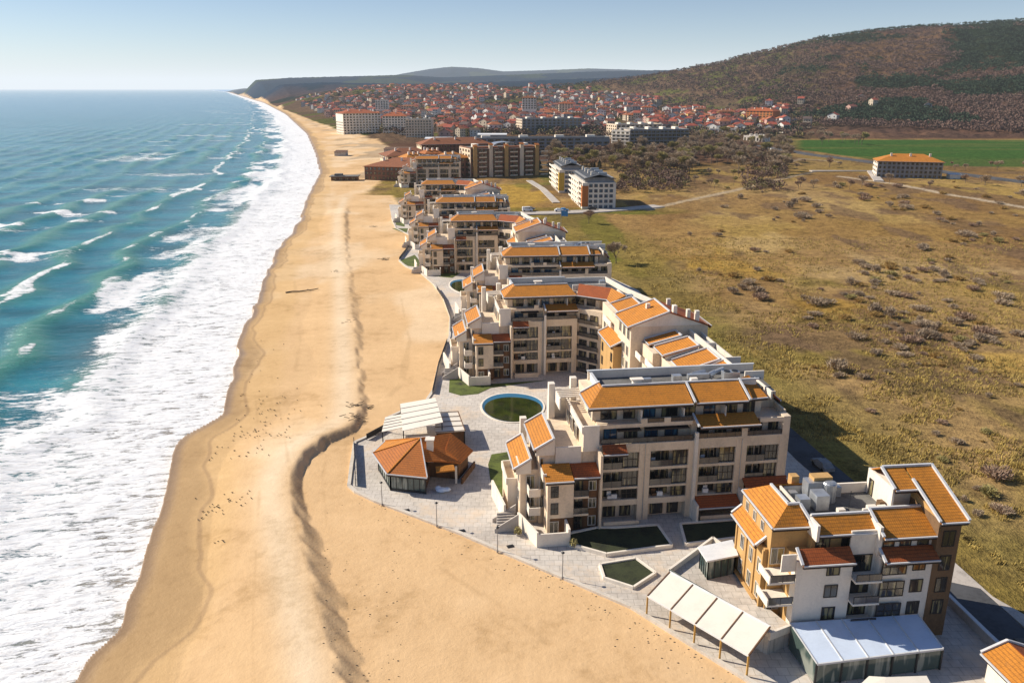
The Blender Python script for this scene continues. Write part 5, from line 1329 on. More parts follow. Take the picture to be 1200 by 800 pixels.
# two modern white blocks, sunlit faces turned to the sea
def modern(pc, a, wl, wr, h, floors, label, accent):
    x, y = G(*pc); r = empty('apartment_building', (x, y, 0), a, label, 'apartment building', 'white modern apartment blocks by the parking road')
    boxpart(r, 'wall', 'white', [(0, wr, 0, wl, 0, h)])
    boxpart(r, 'accent_wall', accent, [(-.15, 3.0, -.15, 3.0, 1.2, h - 1.5)])
    fh = h / floors
    for f in range(floors):
        z = f * fh
        boxpart(r, 'balcony', 'white', [(-1.5, -.02, 3.2, wl - .5, z + fh - .25, z + fh), (-1.55, -1.4, 3.2, wl - .5, z + fh, z + fh + .7)])
        for i in range(6): window(r, -.05, 4.5 + i * (wl - 6) / 5.6, z + .3, 2.2, fh * .66, rz=-math.pi / 2, sub=False, cols=2)
        for i in range(5): window(r, 4.2 + i * (wr - 5) / 4.6, -.05, z + .4, 1.7, fh * .6, sub=False, cols=2, gl='glassblue')
    boxpart(r, 'upper_floor', 'greywall', [(1.5, wr - 1, 1.5, wl - 1.5, h, h + 2.4)])
    e = h + 2.4
    m = MB(); m.slab((.5, wl - .5, e - .6), (.5, .5, e - .6), (wr / 2, .5, e + 1.6), (wr / 2, wl - .5, e + 1.6)); m.slab((wr, .5, e - .6), (wr, wl - .5, e - .6), (wr / 2 + .02, wl - .5, e + 1.6), (wr / 2 + .02, .5, e + 1.6)); m.build('roof', M['darkdeck'], r)
    boxpart(r, 'chimney', 'white', [(wr * .3, wr * .3 + 1, wl * q, wl * q + 1, e, e + 2.6) for q in (.15, .4, .65, .88)])
    boxpart(r, 'roof_light', 'metal', [(wr * .55, wr * .8, wl * q, wl * q + 2, e + .6, e + 1.9) for q in (.2, .5, .8)])
modern((682, 245), R(4), 40, 17, 13, 5, 'nearer white modern block with orange corner panel and glassy blue end', 'orangewall')
modern((655, 226), R(4), 38, 14, 13, 5, 'farther white modern block with ochre yellow corner panel', 'yellowwall')
# beach bunker and sheds
bk = empty('beach_bar', (*G(388, 212), 0), R(2), 'low dark boarded beach bar standing alone on the sand', 'beach bar')
m = MB(); m.box(0, 17, 0, 9, -.5, 2.6); m.build('wall', M['wood'], bk); m = MB(); m.box(-1, 18, -1, 10, 2.6, 3.0); m.box(2, 7, 2, 7, 3.0, 4.2); m.build('roof', M['deck'], bk)
for i in range(4): window(bk, 2.5 + i * 4, -.05, .6, 2.4, 1.4, sub=False, cols=2)
for (a, b_, w_, d_, h_, lb) in ((392, 183, 10, 12, 3.5, 'tiny brown kiosk far up the beach beside the path'), (450, 180, 26, 18, 4, 'flat grey shed on the beach flats behind the bar'), (498, 168, 30, 14, 5, 'long pale shed at the foot of the seafront hotels'), (560, 164, 34, 14, 6, 'long white roofed market hall beside the hotels'), (1044, 212, 5, 4, 2.5, 'x')):
    if lb == 'x': continue
    r = empty('shed', (*G(a, b_), 0), 0, lb, 'shed'); m = MB(); m.box(0, w_, 0, d_, -1, h_); m.build('wall', M['concrete'], r)
    m = MB(); m.slab((-.5, -.5, h_), (w_ + .5, -.5, h_), (w_ + .5, d_, h_ + 1), (-.5, d_, h_ + 1)); m.build('roof', M['white2' if a > 480 else 'wood'], r)
r = empty('shed', (*G(1113, 210), 0), 0, 'small white hut with flat roof right of the isolated block', 'shed'); m = MB(); m.box(0, 7, 0, 5, -.5, 3); m.build('wall', M['white'], r); m = MB(); m.slab((-.4, -.4, 3.0), (7.4, -.4, 3.0), (7.4, 5.4, 3.5), (-.4, 5.4, 3.5)); m.build('roof', M['gutter'], r)

# roads in the middle distance
def ribbon(name, mat, pts, w, z=.35):
    m = MB(); P_ = [Vector(p) for p in pts]; Ls = []
    for i, p in enumerate(P_):
        d = (P_[min(i + 1, len(P_) - 1)] - P_[max(i - 1, 0)]).normalized(); n = Vector((-d.y, d.x)) * w / 2; Ls.append((p + n, p - n))
    for (a, b_), (c, d) in zip(Ls[:-1], Ls[1:]):
        q = [(b_.x, b_.y, z), (d.x, d.y, z), (c.x, c.y, z), (a.x, a.y, z)]
        m.face(q); m.hexa([(v[0], v[1], z - 1.2) for v in q], [(v[0], v[1], z - .01) for v in q])
    return tag(m.build(name, M[mat]), kind='structure')
ribbon('road', 'concrete', gp([(600, 251), (650, 250), (700, 248), (740, 245), (772, 242)]), 9, .5)
ribbon('road', 'concrete', gp([(652, 238), (636, 222), (620, 212)]), 4, .45)
ribbon('road', 'asphalt', gp([(880, 170), (950, 182), (1030, 192), (1110, 203), (1180, 212), (1300, 226)]), 9, 1.0)
ribbon('road', 'concrete', gp([(950, 201), (1020, 201), (1030, 213)]), 6, .7)

# ------------------------------------------------------------------ vehicles
def car_mesh(van=False):
    b = MB(); L_, w, h = (5.0, 1.9, 2.3) if van else (4.4, 1.75, 1.45)
    # body profile (x along car)
    if van: prof = [(-L_ / 2, .35), (-L_ / 2, 2.1), (-L_ / 2 + .15, h), (L_ / 2 - 1.3, h), (L_ / 2 - .6, 1.35), (L_ / 2, 1.1), (L_ / 2, .35)]
    else: prof = [(-L_ / 2, .35), (-L_ / 2, .9), (-L_ / 2 + .5, 1.0), (-1.1, h), (.5, h), (1.2, .95), (L_ / 2 - .1, .8), (L_ / 2, .35)]
    n = len(prof)
    for s in (-1, 1):
        pts = [(x, s * w / 2 * (.86 if z > 1.1 else 1), z) for x, z in prof]
        b.face(pts if s < 0 else pts[::-1])
    for i in range(n):
        j = (i + 1) % n; (xa, za), (xb, zb) = prof[i], prof[j]
        wa = w / 2 * (.86 if za > 1.1 else 1); wb = w / 2 * (.86 if zb > 1.1 else 1)
        b.face([(xa, -wa, za), (xa, wa, za), (xb, wb, zb), (xb, -wb, zb)])
    g = MB()
    if van: g.box(-L_ / 2 + 1.2, L_ / 2 - 1.1, -w / 2 * .88, w / 2 * .88, 1.35, 1.9)
    else: g.box(-1.2, .75, -w / 2 * .885, w / 2 * .885, 1.0, 1.33)
    wh = MB(); wh.tube((0, -.11, 0), (0, .11, 0), .33, n=14)
    return b, g, wh, L_, w
CARP = {}
def car(x, y, z, rz, mat, van, label):
    k = van
    if k not in CARP:
        b, g, wh, L_, w = car_mesh(van); CARP[k] = (b.mesh('body', M['white2']), g.mesh('glass', M['glass']), wh.mesh('wheel', M['black']), L_, w)
    bm_, gm, wm, L_, w = CARP[k]
    r = empty('parked_van' if van else 'parked_car', (x, y, z), rz, label, 'van' if van else 'car')
    me = bm_.copy(); me.materials.clear(); me.materials.append(M[mat])
    o = bpy.data.objects.new('body', me); C.objects.link(o); o.parent = r
    o = bpy.data.objects.new('windows', gm); C.objects.link(o); o.parent = r
    for sx in (-1, 1):
        for sy in (-1, 1):
            o = bpy.data.objects.new('wheel', wm); C.objects.link(o); o.parent = r; o.location = (sx * L_ * .31, sy * w / 2 * .93, .33)
car(*G(618, 249), .55, R(8), 'white2', True, 'white van parked on the road end left of the white modern blocks')
car(*G(622, 247), .55, R(5), 'greywall', False, 'grey car parked beside the white van at the road end')
car(*G(655, 249), .55, R(4), 'white2', False, 'white car parked at the foot of the nearer modern block')
car(*G(661, 248.5), .55, R(4), 'bluepaint', False, 'blue car parked at the foot of the nearer modern block')
car(*G(694, 247), .55, R(3), 'darkmetal', False, 'dark car on the road right of the nearer modern block')
car(56.0, 105.0, .2, R(98), 'darkmetal', False, 'dark car on the shaded road right of the large cream block')
car(49.5, 119.0, .2, R(100), 'greywall', False, 'grey car in the shadow behind the large cream block')
car(55.5, 73.5, .2, R(93), 'darkmetal', False, 'dark car on the road near the lower right hut')
for i, (a, b_) in enumerate([(905, 178), (912, 180), (918, 182), (924, 183), (896, 176)]):
    x, y = G(a, b_); car(x, y, 1.0, R(20), ['white2', 'bluepaint', 'metal', 'white2', 'darkmetal'][i], i % 2 == 0, ['white van leading the row on the far field road', 'blue car in the row on the far field road', 'silver van in the row on the far field road', 'white car at the right end of the far row', 'dark van at the left end of the far row'][i])
# blue flag tower near the field edge
fl = empty('flag', (*G(657, 281), 0), 0, 'light blue banner flag on a pole at the field edge by the blocks', 'flag')
m = MB(); m.tube((0, 0, -.5), (0, 0, 12), .08, .05); m.build('pole', M['metal'], fl)
m = MB(); 
for i in range(6):
    m.face([(i * .45, .18 * math.sin(i), 9.5), ((i + 1) * .45, .18 * math.sin(i + 1), 9.5 - .04 * i), ((i + 1) * .45, .18 * math.sin(i + 1), 11.8 - .1 * i), (i * .45, .18 * math.sin(i), 11.8)])
m.build('cloth', M['bluepaint'], fl)

# ------------------------------------------------------------------ beach details
def zt(x, y): return float(terr(np.array([x]), np.array([y]))[0])
bb = MB(); bb.ball((0, 0, .22), .26, .12, .13, 8, 6); bb.ball((.26, 0, .36), .075, .06, .07, 6, 5); bb.face([(-.2, -.07, .25), (-.2, .07, .25), (-.46, .03, .2), (-.46, -.03, .2)])
bb.tube((.32, 0, .36), (.42, 0, .34), .02, .005, 4); bb.tube((.03, .05, 0), (.03, .05, .14), .015, n=4); bb.tube((.03, -.05, 0), (.03, -.05, .14), .015, n=4)
bme = bb.mesh('bird', M['bird'])
rnd = random.Random(5); nb = 0
while nb < 130:
    px = rnd.gauss(288, 34) if nb < 100 else rnd.uniform(250, 340); py = rnd.uniform(462, 640) if nb < 120 else rnd.uniform(380, 460)
    px += (550 - py) * .12
    x, y = G(px, py); d_ = x - float(xs(y))
    if d_ < 3 or x > float(xr(y)) - 5: continue
    if fbm(np.array([x * .15]), np.array([y * .15]), 5, 2)[0] < .42: continue
    o = bpy.data.objects.new('bird', bme); C.objects.link(o); o.location = (x, y, zt(x, y)); o.rotation_euler = (0, 0, rnd.uniform(0, 6.28)); s_ = rnd.uniform(.4, .62); o.scale = (s_,) * 3
    tag(o, 'small dark bird resting in the flock on the open sand', 'bird', 'flock of dark birds on the beach'); nb += 1
lg = MB(); x, y = G(355, 342)
pts = [(-5, -.2, .15), (-3, .1, .3), (-1, -.1, .25), (1.2, .3, .35), (3.2, 1.2, .3), (4.6, 1.3, .5)]
for i, (p, q) in enumerate(zip(pts[:-1], pts[1:])): lg.tube(p, q, .22 - i * .02, .2 - i * .02, 7)
lg.tube(pts[3], (1.6, 1.4, .6), .1, .04, 5)
tag(lg.build('driftwood_log', M['driftwood'], None, (x, y, zt(x, y)), R(14)), 'long dark driftwood log lying on the open sand', 'driftwood')
for i, (a, b_, n_, lb) in enumerate([(450, 303, 26, 'heap of dark debris on the sand flat beside the curved promenade'), (435, 265, 14, 'small dark debris heap on the sand flat, farther one'), (392, 317, 8, 'small debris heap at the left foot of the sand ridge'), (421, 476, 26, 'dark seaweed tangle at the bend of the sand ridge'), (417, 492, 22, 'dark seaweed tangle just below the ridge bend'), (404, 378, 6, 'lone dark scrap on the ridge top')]):
    x, y = G(a, b_, .3); m = MB(); rr_ = random.Random(i + 50)
    for k in range(n_):
        cx, cy = rr_.gauss(0, 1.2), rr_.gauss(0, 1.0); an = rr_.gauss(0, .5); l_ = rr_.uniform(.2, .7); zz_ = zt(x + cx, y + cy) - zt(x, y)
        m.bar((cx - l_ * math.cos(an), cy - l_ * math.sin(an), zz_ + .05), (cx + l_ * math.cos(an), cy + l_ * math.sin(an), zz_ + rr_.uniform(.06, .2)), rr_.uniform(.04, .12), rr_.uniform(.04, .08))
    tag(m.build('debris_heap', M['driftwood'], None, (x, y, zt(x, y))), lb, 'debris')
# drift line of small pebbles and weed along the promenade foot
m = MB(); rr_ = random.Random(77)
for k in range(260):
    py = rr_.uniform(585, 800); px = np.interp(py, [585, 605, 630, 655, 712, 800], [440, 500, 560, 620, 740, 890]) - abs(rr_.gauss(0, 1)) * 34 - 10
    if rr_.random() < .35: px, py = rr_.uniform(380, 470), rr_.uniform(640, 800)
    x, y = G(px, py); s_ = rr_.uniform(.03, .1); z_ = zt(x, y); m.ball((x, y, z_), s_ * 1.6, s_, s_ * .6, 5, 3)
tag(m.build('seaweed_scraps', M['driftwood']), 'scattered dark weed scraps and pebbles over the sand below the promenade kerb', 'seaweed', kind='stuff')

# ------------------------------------------------------------------ vegetation
def bush_mesh(seed, r=1.4, h=1.5, n=420, mat='twig', sz=.10, long_=3.2):
    rnd = random.Random(seed); m = MB()
    lobes = [(rnd.uniform(-.5, .5) * r, rnd.uniform(-.5, .5) * r, rnd.uniform(.35, .65) * h, rnd.uniform(.45, .8)) for _ in range(4)]
    for i in range(n):
        lx, ly, lz, lr = rnd.choice(lobes); d = Vector((rnd.gauss(0, 1), rnd.gauss(0, 1), rnd.gauss(.15, .8))).normalized()
        k = rnd.random() ** .4 * lr
        c = Vector((lx + d.x * r * k, ly + d.y * r * k, max(.05, lz + d.z * h * .55 * k)))
        g = (c - Vector((lx * .4, ly * .4, 0))).normalized(); g = (g + Vector((rnd.gauss(0, .45), rnd.gauss(0, .45), rnd.gauss(.2, .4)))).normalized()
        s = g.cross(Vector((rnd.gauss(0, 1), rnd.gauss(0, 1), rnd.gauss(0, 1)))).normalized() * sz * rnd.uniform(.4, 1)
        l = g * sz * long_ * rnd.uniform(.6, 1.4)
        m.face([c - s - l, c + s - l * .6, c + l])
    return m.mesh('foliage', M[mat])
BUSH = [bush_mesh(1), bush_mesh(2, 1.9, 1.3, 520), bush_mesh(3, 1.3, 2.0, 420), bush_mesh(4, 2.6, 1.5, 700), bush_mesh(5, 1.6, 1.2, 420, 'olive'), bush_mesh(6, 1.8, 1.6, 500, 'twigred'), bush_mesh(7, 1.6, 1.1, 420, 'straw', .09, 5)]
BL = ['leafless grey-brown shrub growing in the dry field', 'low spreading grey-brown shrub in the dry field', 'upright leafless shrub in the dry field', 'wide dark thicket in the dry field', 'olive coloured shrub in the dry field', 'reddish-brown leafless shrub in the dry field', 'straw coloured tussock in the dry field']
stem = MB(); 
for k in range(5): stem.tube((0, 0, -.3), (.4 * math.cos(k * 1.3), .4 * math.sin(k * 1.3), 1.0), .04, .015, 4, False)
STEM = stem.mesh('stem', M['trunk'])
def bush(x, y, s, kind, label=None, group='shrubs scattered over the dry field', sz=1.0, rot=None):
    r = empty('shrub', (x, y, zt(x, y)), rnd.uniform(0, 6.28), label or BL[kind], 'shrub', group); r.scale = (s, s, s * sz)
    o = bpy.data.objects.new('foliage', BUSH[kind]); C.objects.link(o); o.parent = r
    o = bpy.data.objects.new('stem', STEM); C.objects.link(o); o.parent = r
rnd = random.Random(11)
for a, b_, s, k, lb in ((979, 434, 1.7, 0, 'round bare shrub standing alone mid-field, casting a long shadow'), (1085, 397, 1.7, 0, 'dark round shrub near the right edge of the field, above the straw patch'), (925, 244, 2.0, 2, 'tall dark shrub at the far side of the field'), (1150, 392, 1.6, 5, 'reddish shrub right of the dark round one'), (1160, 580, 1.2, 4, 'low olive shrub at the lower right field edge'), (1165, 560, 1.4, 5, 'reddish low shrub at the lower right of the field')):
    x, y = G(a, b_); bush(x, y, s, k, lb)
n_ = 0
while n_ < 285:
    a = rnd.uniform(700, 1290); b_ = 212 + (rnd.random() ** 1.25) * 400
    if n_ < 90: a, b_ = rnd.gauss(1040, 110), rnd.gauss(300, 32)
    elif n_ < 140: a, b_ = rnd.gauss(1060, 80), rnd.gauss(395 , 22)
    elif n_ < 190: a, b_ = rnd.uniform(900, 1290), rnd.gauss(240, 14)
    if b_ < 208: continue
    x, y = G(a, b_)
    if x < 62 or x < 30 + .0 * y: continue
    if y < 190 and x < 64: continue
    if y > 560: continue
    if fbm(np.array([x * .03]), np.array([y * .02]), 88, 3)[0] < .42: continue
    s = rnd.uniform(.4, 1.2) * (1 + min(.8, y / 700)); kind = rnd.choices(range(7), [4, 4, 3, 3, 2, 4, 8])[0]
    if b_ > 420: s *= .6
    bush(x, y, s, kind); n_ += 1
# bare trees
def tree_mesh(seed, h=9.0, spread=.5, twigs=2600, mat='twig', bud=None, sz=.11):
    rnd = random.Random(seed); t = MB(); c = MB(); tips = []
    def grow(p, d, l, r, lev):
        q = p + d * l
        t.tube(p, q, r, r * .68, 5 if lev else 7, False)
        if lev >= 3: tips.append((q, d)); return
        if lev == 2: tips.append((q, d))
        for k in range(rnd.choice((3, 3, 4))):
            a = rnd.uniform(0, 6.28); o = Vector((math.cos(a), math.sin(a), rnd.uniform(-.1, .5)))
            nd = (d + o * spread * rnd.uniform(.7, 1.5)).normalized(); grow(p.lerp(q, rnd.uniform(.7, 1)), nd, l * rnd.uniform(.6, .82), r * .62, lev + 1)
    grow(Vector((0, 0, -.3)), Vector((rnd.uniform(-.05, .05), 0, 1)).normalized(), h * .32, h * .02, 0)
    for i in range(twigs):
        p, d = rnd.choice(tips); g = (d + Vector((rnd.gauss(0, .7), rnd.gauss(0, .7), rnd.gauss(.1, .6)))).normalized()
        cpos = p + g * rnd.random() ** .6 * h * .15; l = g * h * rnd.uniform(.02, .045); s = g.cross(Vector((rnd.gauss(0, 1), rnd.gauss(0, 1), rnd.gauss(0, 1)))).normalized() * sz * rnd.uniform(.3, 1)
        c.face([cpos - s - l, cpos + s - l, cpos + l])
    return t.mesh('trunk', M['trunk']), c.mesh('crown', M[mat])
TREES = [tree_mesh(1), tree_mesh(2, 8, .6), tree_mesh(3, 11, .35, 2600), tree_mesh(4, 9, .5, 2800, 'olive'), tree_mesh(5, 8, .6, 2600, 'twigred'), tree_mesh(6, 10, .5, 3200, 'olive')]
def conifer_mesh(seed, h=11, r=2.6):
    rnd = random.Random(seed); t = MB(); t.tube((0, 0, -.3), (0, 0, h * .9), .2, .04, 6, False); c = MB()
    for i in range(2400):
        z = rnd.random() ** 1.1; a = rnd.uniform(0, 6.28); rr = r * (1 - z) ** .8 * (rnd.random() ** .4) * (.8 + .3 * math.sin(a * 3 + z * 14))
        p = Vector((math.cos(a) * rr, math.sin(a) * rr, h * (.1 + .9 * z))); s = .28
        d = Vector((math.cos(a), math.sin(a), -.4)).normalized(); u = d.cross(Vector((rnd.gauss(0, 1), rnd.gauss(0, 1), 1))).normalized() * s * .5
        c.face([p - u, p + u, p + d * s * 1.6])
    return t.mesh('trunk', M['trunk']), c.mesh('crown', M['conifer'])
CON = [conifer_mesh(1), conifer_mesh(2, 9, 3.2)]
TLAB = ['spreading leafless tree in the belt behind the dry field', 'low leafless tree in the belt behind the dry field', 'tall slender leafless tree in the belt behind the dry field', 'tree with pale olive buds in the belt behind the dry field', 'reddish-brown leafless tree in the belt behind the dry field', 'tall tree with olive yellow buds in the belt behind the dry field']
def tree(x, y, s, ms, label, group=None, name='bare_tree', cat='tree', sz=1.0):
    r = empty(name, (x, y, zt(x, y)), rnd.uniform(0, 6.28), label, cat, group); r.scale = (s, s, s * sz)
    for nm, me in zip(('trunk', 'crown'), ms):
        o = bpy.data.objects.new(nm, me); C.objects.link(o); o.parent = r
tree(*G(722, 309), 1.15, TREES[1], 'lone leafless tree on the green strip right of the terraced blocks')
tree(*G(690, 262), .9, TREES[4], 'low bushy leafless tree between the car park road and the field')
n_ = 0
def gtree(a, b_, s, k, lab=None, grp='bare trees in the belt behind the dry field'):
    x, y = G(a, b_); tree(x, y, s, TREES[k], lab or TLAB[k], grp)
while n_ < 290:
    q = rnd.random()
    if q < .42: a, b_ = rnd.uniform(640, 815), rnd.uniform(180, 205)
    elif q < .75: a, b_ = rnd.uniform(790, 925), rnd.uniform(166, 206)
    elif q < .85: a, b_ = rnd.uniform(690, 900), rnd.uniform(205, 222)
    else: a, b_ = rnd.uniform(715, 1010), rnd.uniform(160, 172)
    if 645 < a < 720 and b_ > 200: continue
    if 812 < a < 880 and 196 < b_ < 206 and rnd.random() < .6: continue
    k = rnd.choices(range(6), [5, 4, 2, 2.2, 3, 2.2])[0]
    gtree(a, b_, rnd.uniform(1.0, 1.75) * (.5 if b_ > 205 else 1), k); n_ += 1
for i in range(44):
    a = rnd.uniform(925, 1290); b_ = rnd.choice((rnd.uniform(192, 201), rnd.uniform(192, 200), rnd.uniform(214, 222)))
    if 1015 < a < 1110 and b_ < 215: continue
    k = rnd.choice((0, 1, 4)); gtree(a, b_, rnd.uniform(.5, 1.0), k, 'bare roadside tree between the green field and the dry field', 'bare trees along the far road')
for i in range(12):
    a, b_ = rnd.choice(((650, 208), (700, 200), (826, 196), (770, 176), (880, 178), (640, 200), (690, 186), (600, 184))); x, y = G(a + rnd.uniform(-8, 8), b_ + rnd.uniform(-2, 2))
    tree(x, y, rnd.uniform(.5, .95), CON[i % 2], 'dark conifer standing among the bare trees near the modern blocks', 'conifers near the modern blocks', 'conifer')
# woodland on the slopes: too many to count
def scatter_wood(name, label, n, px0, px1, py0, py1, cond, mats, sizes, seed, K=26, qs=.17, con=None):
    rnd = np.random.RandomState(seed)
    px = rnd.uniform(px0, px1, n); r = np.exp(rnd.uniform(math.log(py0), math.log(py1), n)); x = (px - 600) / 1004 * r; y = r
    ok = cond(x, y, px); x, y = x[ok], y[ok]; z = terr(x, y); n = len(x)
    V = []; F = []
    th = rnd.uniform(0, 2 * np.pi, (n, K)); ph = rnd.uniform(-.2, 1, (n, K)); rad = rnd.uniform(.5, 1, (n, K)); S = rnd.uniform(*sizes, n)
    c = np.stack([x[:, None] + S[:, None] * .55 * rad * np.cos(th) * np.sqrt(1 - np.clip(ph, 0, 1) ** 2 * .9), y[:, None] + S[:, None] * .55 * rad * np.sin(th), z[:, None] + S[:, None] * (.45 + .5 * ph * rad)], -1).reshape(-1, 3)
    t = rnd.normal(size=(n * K, 3)); t /= np.linalg.norm(t, axis=1)[:, None]; u = rnd.normal(size=(n * K, 3)); u -= (u * t).sum(1)[:, None] * t; u /= np.linalg.norm(u, axis=1)[:, None]
    ss = np.repeat(S, K)[:, None] * qs
    P_ = np.stack([c - t * ss, c + u * ss, c + t * ss, c - u * ss], 1).reshape(-1, 3)
    me = bpy.data.meshes.new(name); nf = n * K
    mi_ = rnd.randint(0, len(mats) - (con is not None), n)
    if con is not None: mi_[con(x, y, px[ok], z)] = len(mats) - 1
    me.vertices.add(nf * 4); me.vertices.foreach_set('co', P_.astype(np.float32).ravel()); me.loops.add(nf * 4); me.loops.foreach_set('vertex_index', np.arange(nf * 4, dtype=np.int32))
    me.polygons.add(nf); me.polygons.foreach_set('loop_start', np.arange(0, nf * 4, 4, dtype=np.int32)); me.polygons.foreach_set('loop_total', np.full(nf, 4, dtype=np.int32))
    for m_ in mats: me.materials.append(M[m_])
    me.polygons.foreach_set('material_index', np.repeat(mi_, K).astype(np.int32)); me.update()
    o = bpy.data.objects.new(name, me); C.objects.link(o); tag(o, label, 'trees', kind='stuff')
scatter_wood('town_trees', 'brown leafless trees massed between the houses of the town', 9000, 340, 960, 1010, 2900, lambda x, y, px: (shore_d(x, y) > 90) & (fbm(x * .012, y * .008, 12, 2) > .40), ['wood_a', 'wood_b', 'wood_a', 'wood_c', 'conifer'], (6, 11), 3, 34, .11)
scatter_wood('woodland', 'dark brown leafless woodland covering the hillside on the right', 24000, 640, 1290, 1015, 2700, lambda x, y, px: (terr(x, y, False) > 3) & ((px > 800 + 100 * vn(x * .01, y * .01, 3)) | (terr(x, y, False) > 50)), ['wood_a', 'wood_b', 'wood_b', 'wood_b', 'conifer'], (6, 9.5), 5, 18, .13, lambda x, y, px, z: (((px + 110 * (fbm(x * .006, y * .006, 7, 3) - .5) > 1105) & (px < 1260) & (y > 1650) & (y < 2250)) | (y + 500 * (fbm(x * .005, y * .01, 9, 3) - .5) > 2430) & (px > 950) | (fbm(x * .0055 + 3, y * .004, 93, 5) > .57)) & (z > 10))
scatter_wood('undergrowth', 'dense brown undergrowth between the bare trees of the belt', 2200, 640, 930, 480, 900, lambda x, y, px: (fbm(x * .02, y * .015, 17, 2) > .44) & ~((px < 720) & (y < 640)) & ~((px > 812) & (px < 880) & (y < 640)), ['wood_a', 'wood_b', 'wood_a', 'wood_c'], (3, 6.5), 8, 60, .075)
# grass tussocks of the dry field (uncountable)
rg = np.random.RandomState(4); n = 52000
px = rg.uniform(640, 1330, n); r = np.exp(rg.uniform(math.log(62), math.log(330), n)); x = (px - 600) / 1004 * r * 1.12; y = r
ok = (x > np.where(y < 130, 61.5 - .05 * (y - 80), np.where(y < 190, 50, 42))) & (fbm(x * .09, y * .09, 14, 3) > .42)
ok &= ~((x < 62) & (y < 95))
x, y = x[ok], y[ok]; z = terr(x, y); n = len(x); K = 5
th = rg.uniform(0, 2 * np.pi, (n, K)); S = rg.uniform(.22, .62, n) * (1 + .5 * (vn(x * .1, y * .1, 15)))
bx = x[:, None] + rg.normal(0, .22, (n, K)); by = y[:, None] + rg.normal(0, .22, (n, K)); bz = np.repeat(z[:, None], K, 1)
dx = np.cos(th) * .09; dy = np.sin(th) * .09
tipx = bx + rg.normal(0, .18, (n, K)) + .1; tipy = by + rg.normal(0, .18, (n, K)); tipz = bz + S[:, None] * rg.uniform(.6, 1.2, (n, K))
P_ = np.stack([np.stack([bx - dx, by - dy, bz - .05], -1), np.stack([bx + dx, by + dy, bz - .05], -1), np.stack([tipx, tipy, tipz], -1)], 2).reshape(-1, 3)
me = bpy.data.meshes.new('dry_grass'); nf = n * K
me.vertices.add(nf * 3); me.vertices.foreach_set('co', P_.astype(np.float32).ravel()); me.loops.add(nf * 3); me.loops.foreach_set('vertex_index', np.arange(nf * 3, dtype=np.int32))
me.polygons.add(nf); me.polygons.foreach_set('loop_start', np.arange(0, nf * 3, 3, dtype=np.int32)); me.polygons.foreach_set('loop_total', np.full(nf, 3, dtype=np.int32))
me.materials.append(M['grassblade']); me.update()
o = bpy.data.objects.new('dry_grass', me); C.objects.link(o); tag(o, 'tufts of dry yellow grass covering the field right of the buildings', 'grass', kind='stuff')

# mid-rise blocks mixed in with the houses
rnd = random.Random(91)
MID = [(523, 152, 'plaster'), (540, 146, 'white'), (560, 150, 'tan'), (578, 138, 'white'), (596, 148, 'plaster'), (640, 140, 'white'), (655, 132, 'plaster'), (668, 146, 'tan'), (700, 136, 'white'), (736, 146, 'plaster'),
       (752, 134, 'white'), (772, 142, 'orangewall'), (798, 146, 'white'), (815, 138, 'plaster'), (842, 144, 'tan'), (500, 140, 'white'), (470, 132, 'plaster'), (440, 128, 'white'), (612, 128, 'white'), (690, 124, 'plaster')]
MN = {'plaster': 'cream', 'white': 'white', 'tan': 'tan', 'orangewall': 'rust orange'}
for a, b_, wm in MID:
    r0_ = G(a, b_, 8); z_ = float(terr(np.array([r0_[0]]), np.array([r0_[1]]), False)[0]); x_, y_ = G(a, b_, z_); px_w = rnd.uniform(9, 17)
    fl_ = rnd.choice((4, 5, 5, 6)); rf_ = rnd.choice(('flat', 'tiledark', 'tileold'))
    r_ = hotel('apartment_building', f'{MN[wm]} {("four","five","six")[fl_-4]} storey block with {"flat" if rf_ == "flat" else "tiled"} roof among the town houses', (a, b_), (a + px_w, b_), rnd.uniform(12, 18), fl_ * 3.0, fl_, 5, wm, rf_, base=z_)
    r_['group'] = 'mid-rise blocks among the town houses'

